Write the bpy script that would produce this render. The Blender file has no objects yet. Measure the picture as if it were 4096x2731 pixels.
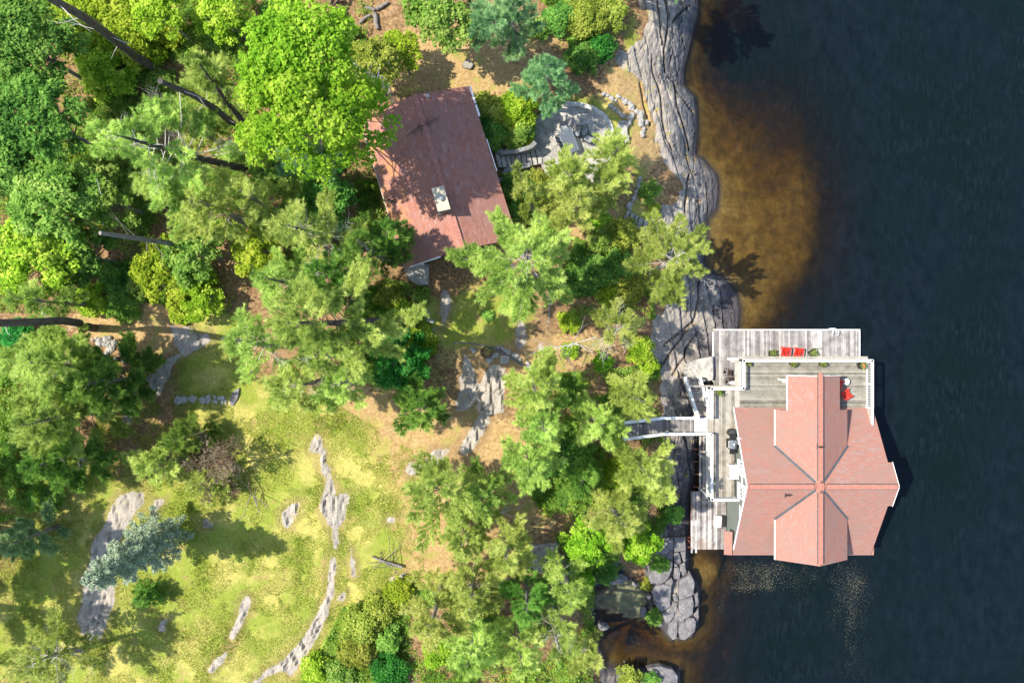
import bpy, math, random
import numpy as np
from math import sin, cos, pi, radians, exp
from mathutils import Vector

S = bpy.context.scene
C = S.collection
# ---------------------------------------------------------------- camera, light, exposure
HC = 56.0                      # drone height above the lake, looking straight down
FPX = 2770.0                   # focal length in pixels of the 4096 px wide photograph
cam = bpy.data.cameras.new("camera"); camo = bpy.data.objects.new("camera", cam); C.objects.link(camo)
camo.location = (0, 0, HC); camo.rotation_euler = (0, 0, 0)
cam.sensor_width = 36; cam.lens = 36 * FPX / 4096; cam.clip_start = 0.5; cam.clip_end = 2000
S.camera = camo
S.render.resolution_x = 1024; S.render.resolution_y = 682
SUN_EL = radians(53); SUN_AZ = radians(-83)          # azimuth clockwise from +Y: the sun stands west, a little north
w = bpy.data.worlds.new("World"); S.world = w; w.use_nodes = True
sky = w.node_tree.nodes.new("ShaderNodeTexSky"); sky.sky_type = 'NISHITA'; sky.sun_disc = False
sky.sun_elevation = SUN_EL; sky.sun_rotation = SUN_AZ; sky.air_density = 1.0; sky.dust_density = 1.0
bg = w.node_tree.nodes["Background"]; w.node_tree.links.new(sky.outputs[0], bg.inputs[0]); bg.inputs[1].default_value = 0.15
sl = bpy.data.lights.new("sun", 'SUN'); sl.energy = 4.5; sl.angle = radians(0.6); sl.color = (1.0, 0.93, 0.80)
so = bpy.data.objects.new("sun", sl); C.objects.link(so); so.location = (-60, 5, 80)
sd = Vector((sin(SUN_AZ) * cos(SUN_EL), cos(SUN_AZ) * cos(SUN_EL), sin(SUN_EL)))
so.rotation_euler = sd.to_track_quat('Z', 'Y').to_euler()
S.view_settings.view_transform = 'Standard'; S.view_settings.look = 'None'
S.view_settings.exposure = 0.84; S.view_settings.gamma = 1.0; S.view_settings.use_curve_mapping = False
S.cycles.max_bounces = 6; S.cycles.diffuse_bounces = 3; S.cycles.transparent_max_bounces = 10
S.cycles.sample_clamp_indirect = 6.0

# ---------------------------------------------------------------- helpers
def W(px, py, z):
    """photo pixel + real height -> place in the world"""
    k = (HC - z) / FPX
    return Vector(((px - 2048) * k, -(py - 1365.5) * k, z))

RT = np.random.RandomState(7).rand(256, 256)
def vnoise(x, y, s=1.0, o=0):
    x = np.asarray(x, float) * s + o * 17.3 + 1000; y = np.asarray(y, float) * s + o * 9.1 + 1000
    xi = np.floor(x).astype(int); yi = np.floor(y).astype(int); fx = x - xi; fy = y - yi
    fx = fx * fx * (3 - 2 * fx); fy = fy * fy * (3 - 2 * fy)
    a = RT[xi & 255, yi & 255]; b = RT[(xi + 1) & 255, yi & 255]; c = RT[xi & 255, (yi + 1) & 255]; d = RT[(xi + 1) & 255, (yi + 1) & 255]
    return (a * (1 - fx) + b * fx) * (1 - fy) + (c * (1 - fx) + d * fx) * fy - 0.5
def fbm(x, y, s=1.0, o=0, n=4):
    r = 0; a = 1.0
    for i in range(n):
        r = r + a * vnoise(x, y, s, o + i); s *= 2.03; a *= 0.5
    return r
def seg_dist(px, py, poly, closed=True):
    d = np.full(px.shape, 1e9); n = len(poly); m = n if closed else n - 1
    for i in range(m):
        ax, ay = poly[i]; bx, by = poly[(i + 1) % n]
        vx, vy = bx - ax, by - ay; L = vx * vx + vy * vy + 1e-9
        t = np.clip(((px - ax) * vx + (py - ay) * vy) / L, 0, 1)
        d = np.minimum(d, np.hypot(px - ax - t * vx, py - ay - t * vy))
    return d
def inside(px, py, poly):
    r = np.zeros(px.shape, bool); n = len(poly)
    for i in range(n):
        ax, ay = poly[i]; bx, by = poly[(i + 1) % n]
        if ay == by: continue
        c = ((ay > py) != (by > py)) & (px < (bx - ax) * (py - ay) / (by - ay) + ax)
        r ^= c
    return r
def sdist(px, py, poly):
    d = seg_dist(px, py, poly); return np.where(inside(px, py, poly), d, -d)

def tag(o, label=None, cat=None, group=None, kind=None):
    if label: o['label'] = label
    if cat: o['category'] = cat; o['kind'] = 'thing'
    if group: o['group'] = group
    if kind: o['kind'] = kind
    return o
def thing(name, label, cat, loc=(0, 0, 0), rz=0, group=None):
    o = bpy.data.objects.new(name, None); C.objects.link(o); o.location = loc; o.rotation_euler = (0, 0, rz)
    o.empty_display_size = 0.2
    return tag(o, label, cat, group)
def copy_tree(o, parent=None):
    c = o.copy(); C.objects.link(c); c.parent = parent
    for ch in list(o.children): copy_tree(ch, c)
    return c

class MB:
    """collects polygons with uv + tone and links them as one mesh object"""
    def __init__(s): s.v = []; s.f = []; s.t = []; s.uv = []
    def poly(s, pts, tone=0.5, uv=None):
        i = len(s.v); s.v += [tuple(p) for p in pts]; s.f.append(list(range(i, i + len(pts)))); s.t += [tone] * len(pts)
        s.uv += [tuple(u) for u in uv] if uv else [(p[0], p[1]) for p in pts]
    def prism(s, pts, dz, tone=0.5, uv=None, top=True):
        """pts = top outline (CCW from above); extruded by dz downwards"""
        lo = [(p[0], p[1], p[2] - dz) for p in pts]
        s.poly(pts, tone, uv)
        s.poly(lo[::-1], tone)
        n = len(pts)
        for i in range(n):
            j = (i + 1) % n; s.poly([lo[i], lo[j], pts[j], pts[i]], tone)
    def box(s, c, d, tone=0.5, rz=0.0, rx=0.0, ry=0.0):
        hx, hy, hz = d[0] / 2, d[1] / 2, d[2] / 2
        P = []
        for sx, sy, sz in ((-1, -1, -1), (1, -1, -1), (1, 1, -1), (-1, 1, -1), (-1, -1, 1), (1, -1, 1), (1, 1, 1), (-1, 1, 1)):
            x, y, z = sx * hx, sy * hy, sz * hz
            y, z = y * cos(rx) - z * sin(rx), y * sin(rx) + z * cos(rx)
            x, z = x * cos(ry) + z * sin(ry), -x * sin(ry) + z * cos(ry)
            x, y = x * cos(rz) - y * sin(rz), x * sin(rz) + y * cos(rz)
            P.append((c[0] + x, c[1] + y, c[2] + z))
        for q in ((3, 2, 1, 0), (4, 5, 6, 7), (0, 1, 5, 4), (1, 2, 6, 5), (2, 3, 7, 6), (3, 0, 4, 7)):
            s.poly([P[k] for k in q], tone)
    def beam(s, a, b, wd, h, tone=0.5):
        """box from a to b (centre line), wd across, h tall"""
        a = Vector(a); b = Vector(b); d = (b - a); n = Vector((-d.y, d.x, 0)); n = n.normalized() * wd / 2 if n.length > 1e-6 else Vector((wd / 2, 0, 0))
        if n.length and abs(d.x) + abs(d.y) < 1e-6: u = Vector((0, h / 2, 0))
        else: u = d.cross(n).normalized() * h / 2
        if u.z < 0: u = -u
        A = [a - n - u, a + n - u, a + n + u, a - n + u]; B = [p + d for p in A]
        s.poly(A[::-1], tone); s.poly(B, tone)
        for i in range(4):
            j = (i + 1) % 4; s.poly([A[i], A[j], B[j], B[i]], tone)
    def tube(s, pts, r, n=8, tone=0.5, cap=True):
        pts = [Vector(p) for p in pts]; rs = r if isinstance(r, (list, tuple)) else [r] * len(pts); rings = []
        for i, p in enumerate(pts):
            d = (pts[min(i + 1, len(pts) - 1)] - pts[max(i - 1, 0)]).normalized()
            a = d.cross(Vector((0, 0, 1))) if abs(d.z) < .95 else d.cross(Vector((1, 0, 0)))
            a.normalize(); b = d.cross(a)
            rings.append([p + (a * cos(2 * pi * k / n) + b * sin(2 * pi * k / n)) * rs[i] for k in range(n)])
        for i in range(len(rings) - 1):
            for k in range(n):
                m = (k + 1) % n; s.poly([rings[i][k], rings[i + 1][k], rings[i + 1][m], rings[i][m]], tone)
        if cap: s.poly(rings[0], tone); s.poly(rings[-1][::-1], tone)
    def build(s, name, mat, parent=None, bevel=0, smooth=False):
        me = bpy.data.meshes.new(name); me.from_pydata(s.v, [], s.f)
        at = me.attributes.new("tone", 'FLOAT', 'POINT'); at.data.foreach_set('value', np.array(s.t, 'f'))
        ul = me.uv_layers.new(name="uv"); li = np.zeros(len(me.loops), 'i'); me.loops.foreach_get('vertex_index', li)
        ul.data.foreach_set('uv', np.array(s.uv, 'f')[li].ravel())
        me.materials.append(mat)
        if smooth: me.shade_smooth()
        o = bpy.data.objects.new(name, me); C.objects.link(o)
        if parent: o.parent = parent
        return o
def np_mesh(name, V, F, mat, parent=None, tone=None, smooth=False, extra=None):
    """V (n,3), F (m,k) of equal sized faces"""
    me = bpy.data.meshes.new(name); V = np.ascontiguousarray(V, 'f'); F = np.ascontiguousarray(F, 'i'); m, k = F.shape
    me.vertices.add(len(V)); me.vertices.foreach_set('co', V.ravel())
    me.loops.add(m * k); me.loops.foreach_set('vertex_index', F.ravel())
    me.polygons.add(m); me.polygons.foreach_set('loop_start', np.arange(0, m * k, k, dtype='i'))
    me.update(calc_edges=True)
    if tone is not None:
        at = me.attributes.new("tone", 'FLOAT', 'POINT'); at.data.foreach_set('value', np.ascontiguousarray(tone, 'f'))
    for n_, a in (extra or {}).items():
        at = me.attributes.new(n_, 'FLOAT', 'POINT'); at.data.foreach_set('value', np.ascontiguousarray(a, 'f'))
    me.materials.append(mat)
    if smooth: me.shade_smooth()
    o = bpy.data.objects.new(name, me); C.objects.link(o)
    if parent: o.parent = parent
    return o

# ---------------------------------------------------------------- materials
class NT:
    def __init__(s, name):
        s.m = bpy.data.materials.new(name); s.m.use_nodes = True; s.t = s.m.node_tree; s.t.nodes.clear()
        s.out = s.n('OutputMaterial')
    def n(s, ty, **kw):
        x = s.t.nodes.new('ShaderNode' + ty)
        for k, v in kw.items(): setattr(x, k, v)
        return x
    def l(s, a, b): s.t.links.new(a, b)
    def set(s, sock, v):
        if hasattr(v, 'is_output') or isinstance(v, bpy.types.NodeSocket): s.l(v, sock)
        elif isinstance(v, (tuple, list)): sock.default_value = (*v, 1) if (len(v) == 3 and len(sock.default_value) == 4) else v
        else: sock.default_value = v
    def attr(s, name): return s.n('Attribute', attribute_name=name).outputs['Fac']
    def coord(s, scale=(1, 1, 1), rot=0, world=True, uv=False):
        if uv: c = s.n('UVMap').outputs[0]
        elif world: c = s.n('NewGeometry').outputs['Position']
        else: c = s.n('TexCoord').outputs['Object']
        mp = s.n('Mapping'); s.l(c, mp.inputs[0]); mp.inputs['Scale'].default_value = scale; mp.inputs['Rotation'].default_value = (0, 0, rot)
        return mp.outputs[0]
    def noise(s, co, sc, det=4, rough=.55, dist=0):
        x = s.n('TexNoise'); s.l(co, x.inputs['Vector']); x.inputs['Scale'].default_value = sc; x.inputs['Detail'].default_value = det
        x.inputs['Roughness'].default_value = rough; x.inputs['Distortion'].default_value = dist; return x.outputs['Fac']
    def math(s, op, a, b=0.0, c=None, clamp=False):
        x = s.n('Math', operation=op, use_clamp=clamp); s.set(x.inputs[0], a); s.set(x.inputs[1], b)
        if c is not None: s.set(x.inputs[2], c)
        return x.outputs[0]
    def step(s, v, lo, hi):
        x = s.n('MapRange', clamp=True); x.interpolation_type = 'SMOOTHSTEP'; s.set(x.inputs[0], v); s.set(x.inputs[1], lo); s.set(x.inputs[2], hi); return x.outputs[0]
    def mix(s, f, a, b):
        x = s.n('Mix', data_type='RGBA'); s.set(x.inputs['Factor'], f); s.set(x.inputs[6], a); s.set(x.inputs[7], b); return x.outputs[2]
    def ramp(s, v, stops):
        x = s.n('ValToRGB'); s.l(v, x.inputs[0]); e = x.color_ramp.elements
        while len(e) < len(stops): e.new(.5)
        for k, (p, c) in enumerate(stops): e[k].position = p; e[k].color = (*c, 1)
        return x.outputs[0]
    def bsdf(s, col, rough=.8, spec=.3, metal=0.0, bump=None, bs=.3, bd=.02):
        b = s.n('BsdfPrincipled'); s.set(b.inputs['Base Color'], col); s.set(b.inputs['Roughness'], rough)
        b.inputs['Specular IOR Level'].default_value = spec; b.inputs['Metallic'].default_value = metal
        if bump is not None:
            bn = s.n('Bump'); s.l(bump, bn.inputs['Height']); bn.inputs['Strength'].default_value = bs; bn.inputs['Distance'].default_value = bd
            s.l(bn.outputs[0], b.inputs['Normal'])
        s.l(b.outputs[0], s.out.inputs[0]); return s.m

def plain(name, col, rough=.6, var=.12, spec=.3, metal=0.0, scale=3.0):
    t = NT(name); nz = t.noise(t.coord(), scale, 5)
    a = tuple(c * (1 - var) for c in col); b = tuple(min(1, c * (1 + var)) for c in col)
    return t.bsdf(t.ramp(nz, [(.3, a), (.7, b)]), rough, spec, metal)
def leafmat(name, cols, tr=.35, trc=None, rough=.55):
    t = NT(name); a = t.attr('tone'); ob = t.n('ObjectInfo').outputs['Random']
    c = t.ramp(a, [(i / (len(cols) - 1), x) for i, x in enumerate(cols)])
    hs = t.n('HueSaturation'); t.l(c, hs.inputs['Color']); t.l(t.math('MULTIPLY_ADD', ob, .03, .485), hs.inputs['Hue']); t.l(t.math('MULTIPLY_ADD', ob, .3, .85), hs.inputs['Value'])
    b = t.n('BsdfPrincipled'); t.l(hs.outputs[0], b.inputs['Base Color']); b.inputs['Roughness'].default_value = .75; b.inputs['Specular IOR Level'].default_value = .08
    tb = t.n('BsdfTranslucent'); g = t.n('Gamma'); t.l(hs.outputs[0], g.inputs[0]); g.inputs[1].default_value = .85; t.l(g.outputs[0], tb.inputs[0])
    m = t.n('MixShader'); m.inputs[0].default_value = tr; t.l(b.outputs[0], m.inputs[1]); t.l(tb.outputs[0], m.inputs[2]); t.l(m.outputs[0], t.out.inputs[0])
    return t.m
def barkmat(name, c1, c2, sc=6):
    t = NT(name); co = t.coord((1, 1, .35)); n = t.noise(co, sc, 6, .65)
    return t.bsdf(t.ramp(n, [(.3, c1), (.7, c2)]), .9, .2, bump=n, bs=.6, bd=.04)
def plankmat(name, dark, mid, light, axis, stain=(.22, .2, .18), wear=.5):
    """weathered boards; grain runs along axis; tone attribute differs per board"""
    t = NT(name); sc = (2.2, 38, 2) if axis == 'x' else (38, 2.2, 2)
    g = t.noise(t.coord(sc), 1.0, 6, .65); big = t.noise(t.coord(), .55, 5, .6); a = t.attr('tone')
    g2 = t.noise(t.coord(), 1.6, 5, .65)
    v = t.math('ADD', t.math('MULTIPLY_ADD', t.math('SUBTRACT', a, .5), .24, t.math('MULTIPLY', g, .5)), t.math('MULTIPLY', g2, .5))
    c = t.ramp(v, [(.30, dark), (.48, mid), (.66, light)])
    c = t.mix(t.math('MULTIPLY', t.step(big, .5, .72), wear), c, stain)
    return t.bsdf(c, .85, .2, bump=g, bs=.35, bd=.01)
def shinglemat(name, cols, moss=None):
    """asphalt shingles in metres on the uv map: u along the eave, v up the slope"""
    t = NT(name); uv = t.n('UVMap').outputs[0]
    br = t.n('TexBrick'); t.l(uv, br.inputs['Vector']); br.offset = .5
    br.inputs['Scale'].default_value = 1.0; br.inputs['Brick Width'].default_value = .33; br.inputs['Row Height'].default_value = .16
    br.inputs['Mortar Size'].default_value = .013; br.inputs['Mortar Smooth'].default_value = .3; br.inputs['Bias'].default_value = 0
    br.inputs['Color1'].default_value = (0, 0, 0, 1); br.inputs['Color2'].default_value = (1, 1, 1, 1); br.inputs['Mortar'].default_value = (.5, .5, .5, 1)
    c = t.ramp(br.outputs['Color'], [(0, cols[0]), (.35, cols[1]), (.7, cols[2]), (1, cols[3])])
    big = t.noise(t.coord(), .35, 5, .6); fine = t.noise(t.coord(), 14, 3)
    c = t.mix(t.math('MULTIPLY', t.step(big, .42, .66), .6), c, cols[4])
    c = t.mix(t.math('MULTIPLY', t.step(fine, .45, .7), .15), c, cols[0])
    c = t.mix(t.math('MULTIPLY', br.outputs['Fac'], .3), c, tuple(x * .45 for x in cols[0]))
    if moss:
        mz = t.math('MULTIPLY', t.step(t.noise(t.coord(), 1.1, 6, .7), .42, .62), t.attr('tone'))
        c = t.mix(mz, c, moss)
    return t.bsdf(c, .9, .15, bump=t.math('SUBTRACT', 1, br.outputs['Fac']), bs=.5, bd=.01)
# ================================================================ ground, lake bed and water
SHORE_PX = [(2900, -3500), (2830, -700), (2800, -150), (2794, 0), (2791, 57), (2768, 143), (2751, 218), (2734, 287), (2737, 344), (2780, 390), (2786, 436), (2788, 517),
 (2783, 574), (2780, 620), (2815, 643), (2834, 666), (2863, 700), (2872, 760), (2862, 832), (2828, 870), (2822, 930), (2822, 986), (2812, 1049), (2840, 1090), (2900, 1120), (2943, 1175), (2955, 1244),
 (2949, 1307), (2900, 1400), (2850, 1500), (2815, 1600), (2790, 1750), (2778, 1900), (2757, 1990), (2757, 2156), (2752, 2275), (2784, 2316), (2799, 2364), (2795, 2500),
 (2765, 2548), (2719, 2556), (2700, 2530), (2690, 2560), (2671, 2542), (2642, 2500), (2600, 2478), (2564, 2455), (2590, 2400), (2570, 2334), (2500, 2312), (2428, 2328),
 (2380, 2345), (2366, 2400), (2380, 2453), (2368, 2512), (2400, 2601), (2428, 2672), (2600, 2668), (2718, 2682), (2724, 2740), (2740, 3000), (2850, 6000), (-6000, 6000), (-6000, -3500)]
SHORE = [tuple(W(x, y, 0)[:2]) for x, y in SHORE_PX]
def gauss(x, y, cx, cy, r): return np.exp(-((x - cx) ** 2 + (y - cy) ** 2) / (r * r))
def sm(a, lo, hi): t = np.clip((a - lo) / (hi - lo), 0, 1); return t * t * (3 - 2 * t)
AMBER = [(3230, 420, 150, .25), (3270, 700, 150, .35), (3290, 950, 140, .3), (3220, 1180, 110, .3), (3010, 1080, 240, 1.1), (2930, 860, 170, .75), (2930, 580, 150, .62), (2880, 430, 100, .3), (3090, 320, 170, .35), (3160, 780, 210, .7), (3130, 500, 210, .6), (3080, 1280, 110, .6), (3200, 1000, 160, .45), (2880, 1010, 80, .6),
         (2840, 2290, 60, .95), (2900, 2240, 80, .6), (3000, 2330, 60, .3), (2900, 2600, 100, .2), (2840, 2680, 110, .18), (3000, 2700, 60, .15), (2560, 2590, 70, .1), (2490, 2380, 80, .5), (2850, 1250, 60, .8)]
AMB = [(*W(x, y, 0)[:2], r * HC / FPX, wt) for x, y, r, wt in AMBER]
ZP = 3.62
PAT = [(2130, 470), (2190, 440), (2260, 415), (2321, 419), (2374, 434), (2413, 461), (2439, 495), (2452, 549), (2450, 600), (2440, 660), (2420, 720), (2380, 780), (2300, 797), (2229, 803), (2200, 760), (2180, 690), (2155, 640), (2142, 585), (2130, 560)]
PATW = [tuple(W(a, b, ZP)[:2]) for a, b in PAT]; STW = [tuple(W(a, b, 4.3)[:2]) for a, b in ((1960, 585), (2060, 600), (2150, 560), (2185, 660), (2080, 690), (1965, 705))]
ST0, ST1 = W(1985, 620, 4.9), W(2165, 620, 3.7)
def base_height(x, y):
    x = np.asarray(x, float); y = np.asarray(y, float)
    d = sdist(x, y, SHORE)
    dl = np.maximum(d, 0)
    h = 4.3 * (1 - np.exp(-dl / 4.2)) + .022 * dl
    h = h + .45 * fbm(x, y, .09, 1, 3) * sm(dl, 1, 10)
    # low bench of rock behind the lower dock, and under the small footbridge
    p = W(2760, 1450, 1); h = h * (1 - .78 * gauss(x, y, p.x, p.y, 4.2))
    p = W(2900, 1240, 0); h = h * (1 - .82 * gauss(x, y, p.x, p.y, 3.0))
    p = W(2850, 730, 0); h = h * (1 - .8 * gauss(x, y, p.x, p.y, 2.2))
    p = W(2700, 2350, 1); h = h * (1 - .62 * gauss(x, y, p.x, p.y, 4.5))
    p = W(2720, 2050, 1); h = h * (1 - .6 * gauss(x, y, p.x, p.y, 3.5))
    # levelled terrace of the patio and the bench the cottage stands on
    for px, py, r, z in ((2290, 590, 4.6, 3.55), (2250, 760, 2.6, 3.5), (1740, 700, 9.5, 4.75)):
        p = W(px, py, z); g = sm(np.exp(-((x - p.x) ** 2 + (y - p.y) ** 2) / (r * r) * .8), .25, .75); h = h * (1 - g) + z * g
    dq = sdist(x, y, PATW); g = sm(dq, -.5, -.05); h = h * (1 - g) + np.minimum(h, ZP - .16) * g
    k = np.clip((x - ST0.x) / (ST1.x - ST0.x), 0, 1); dq = sdist(x, y, STW); g = sm(dq, -.22, -.02); zs = 4.95 - 1.25 * k - .38; h = h * (1 - g) + np.minimum(h, zs) * g
    # lake bed
    A = np.zeros_like(h)
    for cx, cy, r, wt in AMB: A = A + wt * gauss(x, y, cx, cy, r)
    A = np.clip(.78 * A * (1 + .45 * fbm(x, y, .22, 4, 4)), 0, 1)
    dd = np.maximum(-d, 0)
    bed = -(0.3 * (1 - np.exp(-dd * 2)) + np.minimum(dd * .22, 1) * ((1 - A) * 3.4 + .1)) - .07 * np.minimum(dd, 50)
    bed = bed + .12 * fbm(x, y, .9, 6, 3) * sm(dd, .2, 2)
    return np.where(d > 0, h, bed), d
def gz(x, y): return float(base_height(np.array([x]), np.array([y]))[0][0])
def G(px, py, dz=0.0):
    """photo pixel -> the point of the ground seen there"""
    z = 3.0
    for _ in range(7):
        p = W(px, py, z); z = .5 * z + .5 * max(gz(p.x, p.y), 0)
    p = W(px, py, z); p.z = z + dz; return p
def GP(pts): return [tuple(G(x, y)[:2]) for x, y in pts]

ROCK_PX = [
 [(2560, -20), (2570, 100), (2545, 200), (2460, 250), (2450, 300), (2555, 350), (2590, 450), (2605, 560), (2620, 640), (2665, 690), (2700, 720), (2715, 765), (2690, 815), (2600, 870), (2610, 960),
  (2720, 960), (2700, 1080), (2690, 1160), (2640, 1240), (2590, 1280), (2590, 1400), (2640, 1480), (2645, 1640), (2650, 1780), (2660, 1950), (2690, 2100), (2600, 2160), (2580, 2290), (2600, 2400),
  (2560, 2480), (2780, 2640), (3000, 2300), (3000, 1300), (3050, 900), (2900, 600), (2900, -40)],
 [(583, 1508), (640, 1455), (677, 1428), (723, 1417), (700, 1462), (672, 1526), (631, 1583), (603, 1572)],
 [(545, 1560), (548, 1610), (530, 1680), (500, 1725), (480, 1722), (500, 1640), (510, 1590)],
 [(475, 1978), (520, 1960), (590, 1968), (565, 2025), (520, 2090), (493, 2132), (470, 2210), (462, 2330), (455, 2394), (430, 2490), (405, 2550), (356, 2565), (325, 2530), (305, 2470), (330, 2400), (350, 2270), (368, 2168), (420, 2090), (450, 2020)],
 [(1280, 1690), (1262, 1740), (1240, 1800), (1300, 1810), (1290, 1880), (1315, 1920), (1282, 2000), (1278, 2030), (1300, 2060), (1325, 2110), (1338, 2160), (1336, 2215), (1345, 2215), (1352, 2160), (1356, 2127), (1372, 2080), (1392, 2010), (1400, 1985), (1390, 1972), (1355, 1975), (1345, 1990), (1335, 1940), (1315, 1870), (1290, 1850), (1290, 1790), (1270, 1700)],
 [(1338, 2190), (1345, 2200), (1345, 2280), (1335, 2370), (1310, 2450), (1285, 2530), (1245, 2600), (1190, 2660), (1165, 2700), (1130, 2680), (1080, 2700), (1024, 2740), (1010, 2731), (1060, 2680), (1130, 2640), (1180, 2580), (1230, 2520), (1270, 2450), (1300, 2390), (1315, 2310), (1325, 2240)],
 [(1200, 2010), (1190, 2050), (1150, 2110), (1128, 2085), (1130, 2050), (1160, 2020)],
 [(985, 2375), (1000, 2400), (990, 2440), (965, 2500), (930, 2560), (915, 2550), (945, 2490), (965, 2420)],
 [(935, 2580), (900, 2640), (850, 2685), (840, 2675), (880, 2620)],
 [(1856, 1411), (1870, 1430), (1892, 1480), (1914, 1537), (1920, 1580), (1870, 1640), (1827, 1650), (1822, 1600), (1840, 1540), (1848, 1470)],
 [(1955, 1450), (2000, 1455), (2030, 1500), (2015, 1560), (2011, 1646), (1950, 1660), (1905, 1640), (1910, 1570), (1935, 1500)],
 [(1925, 1650), (1960, 1680), (1930, 1740), (1890, 1800), (1850, 1830), (1830, 1800), (1870, 1740), (1900, 1690)],
 [(1612, 1877), (1640, 1840), (1690, 1860), (1740, 1800), (1790, 1800), (1760, 1850), (1712, 1915), (1680, 1890), (1640, 1900)],
 [(1900, 1865), (1930, 1880), (1930, 1950), (1905, 1985), (1890, 1940)], [(1545, 2070), (1590, 2060), (1575, 2090), (1540, 2095)],
 [(1765, 1160), (1790, 1155), (1802, 1200), (1790, 1260), (1770, 1310), (1760, 1260)], [(2075, 1270), (2095, 1290), (2105, 1370), (2075, 1410), (2062, 1370)],
 [(2192, 1170), (2210, 1190), (2200, 1280), (2186, 1370), (2178, 1330), (2190, 1250)], [(2150, 1370), (2170, 1370), (2180, 1400), (2150, 1400)],
 [(680, 1300), (760, 1310), (800, 1340), (790, 1400), (740, 1420), (700, 1380)], [(110, 1395), (180, 1380), (250, 1370), (240, 1410), (150, 1440)],
 [(2075, 2165), (2150, 2180), (2230, 2170), (2225, 2240), (2180, 2290), (2110, 2260), (2070, 2210)], [(2380, 2240), (2490, 2240), (2500, 2310), (2420, 2325), (2375, 2310)],
 [(2660, 950), (2790, 880), (2830, 1000), (2760, 1150), (2690, 1200)], [(310, 1830), (335, 1825), (335, 1870), (325, 1910), (315, 1880)], [(625, 2000), (655, 2000), (630, 2040), (610, 2060)],
 [(810, 2070), (840, 2065), (845, 2100), (820, 2110)], [(640, 2490), (665, 2480), (660, 2520), (635, 2530)], [(1405, 2190), (1420, 2300), (1408, 2300)], [(2400, 2672), (2722, 2684), (2740, 2760), (2400, 2760)],
 [(1560, 2310), (1620, 2295), (1615, 2320), (1570, 2330)], [(720, 1350), (840, 1330), (850, 1370), (760, 1400)], [(1375, 2395), (1390, 2360), (1360, 2380), (1350, 2400)]]
GREEN = [(2540, 120, 50, 130, .6), (2570, 700, 60, 120, .5), (1750, 1500, 150, 150, .3), (850, 1480, 110, 190, 1.), (760, 2350, 420, 260, .75), (650, 2600, 500, 200, .8), (1250, 2350, 300, 300, .75), (1440, 2250, 180, 320, .75), (1350, 1850, 230, 260, .6), (1150, 1950, 220, 240, .8), (300, 1900, 200, 150, .55), (250, 2250, 220, 350, .6),
 (1870, 1290, 190, 90, .9), (2000, 1230, 170, 150, .65), (2330, 420, 150, 80, .6), (2450, 540, 90, 100, 1.), (2600, 850, 110, 60, .9), (1000, 1650, 200, 150, .8), (900, 1350, 120, 110, .7), (700, 2050, 200, 180, .8), (1700, 1260, 120, 90, .4), (120, 2550, 220, 200, .6), (1080, 2600, 250, 180, .7)]
DRY = [(1560, 1850, 150, 150, .5), (480, 2620, 120, 80, .6), (330, 1950, 120, 100, .6), (760, 2520, 130, 70, .5), (1700, 2020, 330, 330, .75), (1850, 1760, 200, 200, .5), (2150, 2050, 200, 200, .4), (1400, 1500, 200, 200, .4), (2000, 1000, 150, 120, .4), (2450, 1350, 200, 150, .5), (1850, 260, 320, 190, 1.), (560, 1290, 260, 90, 1.), (700, 1320, 200, 90, .9), (2330, 900, 230, 90, 1.4), (1960, 1400, 160, 90, .9), (1420, 1780, 200, 200, .6), (1500, 2150, 250, 350, .4), (2150, 1150, 100, 120, .3), (2200, 1420, 150, 80, .8), (1180, 2550, 260, 200, .4), (1980, 1850, 200, 180, .5),
 (1820, 1320, 120, 60, .5), (2500, 380, 130, 200, .8), (2590, 560, 90, 130, .8), (2640, 760, 60, 70, .6), (2190, 120, 110, 60, .7), (900, 1640, 160, 60, .6), (2130, 450, 80, 60, .8), (640, 430, 80, 60, .5), (1550, 780, 80, 160, .6), (1900, 2350, 200, 120, .5)]

def axis(fine, mid, far):
    (a, b, s), (c, d, s2), (e, f) = fine, mid, far
    L = list(np.arange(a, b, s)); L = list(np.arange(c, a, s2)) + L + list(np.arange(b, d, s2))
    out = [c]; st = s2
    while out[-1] > e: st *= 1.35; out.append(out[-1] - st)
    out = out[1:][::-1]; up = [d]; st = s2
    while up[-1] < f: st *= 1.35; up.append(up[-1] + st)
    return np.array(sorted(out + L + up))
gx = axis((-44, 19, .17), (-60, 45, .6), (-600, 600)); gx = np.array(sorted(list(gx[(gx < 8.5) | (gx > 18.7)]) + list(np.arange(8.5, 18.7, .085)))); gy = axis((-29, 29, .17), (-50, 50, .7), (-600, 600))
X, Y = np.meshgrid(gx, gy, indexing='ij'); Xf = X.ravel(); Yf = Y.ravel()
Hh, Dd = base_height(Xf, Yf)
rock = np.zeros_like(Hh); green = np.zeros_like(Hh); dry = np.zeros_like(Hh)
rim = np.zeros_like(Hh)
wob = .45 * fbm(Xf, Yf, 1.1, 11, 4)
for k, pl in enumerate(ROCK_PX):
    P = GP(pl) if k else [tuple(W(x, y, 1.2)[:2]) for x, y in pl]
    xs = [p[0] for p in P]; ys = [p[1] for p in P]
    s_ = (Xf > min(xs) - 2) & (Xf < max(xs) + 2) & (Yf > min(ys) - 2) & (Yf < max(ys) + 2)
    sdp = sdist(Xf[s_], Yf[s_], P) + wob[s_] * (1.3 if k == 0 else .6)
    if k: rim[s_] = np.maximum(rim[s_], sm(sdp, -1.1, -.1))
    rock[s_] = np.maximum(rock[s_], sm(sdp, -.25, .3))
def blobs(B, arr):
    for px, py, rx, ry, wt in B:
        p = W(px, py, 4.5); k = (HC - 4.5) / FPX
        arr += wt * np.exp(-((Xf - p.x) / (rx * k)) ** 2 - ((Yf - p.y) / (ry * k)) ** 2)
blobs(GREEN, green); blobs(DRY, dry)
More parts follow.
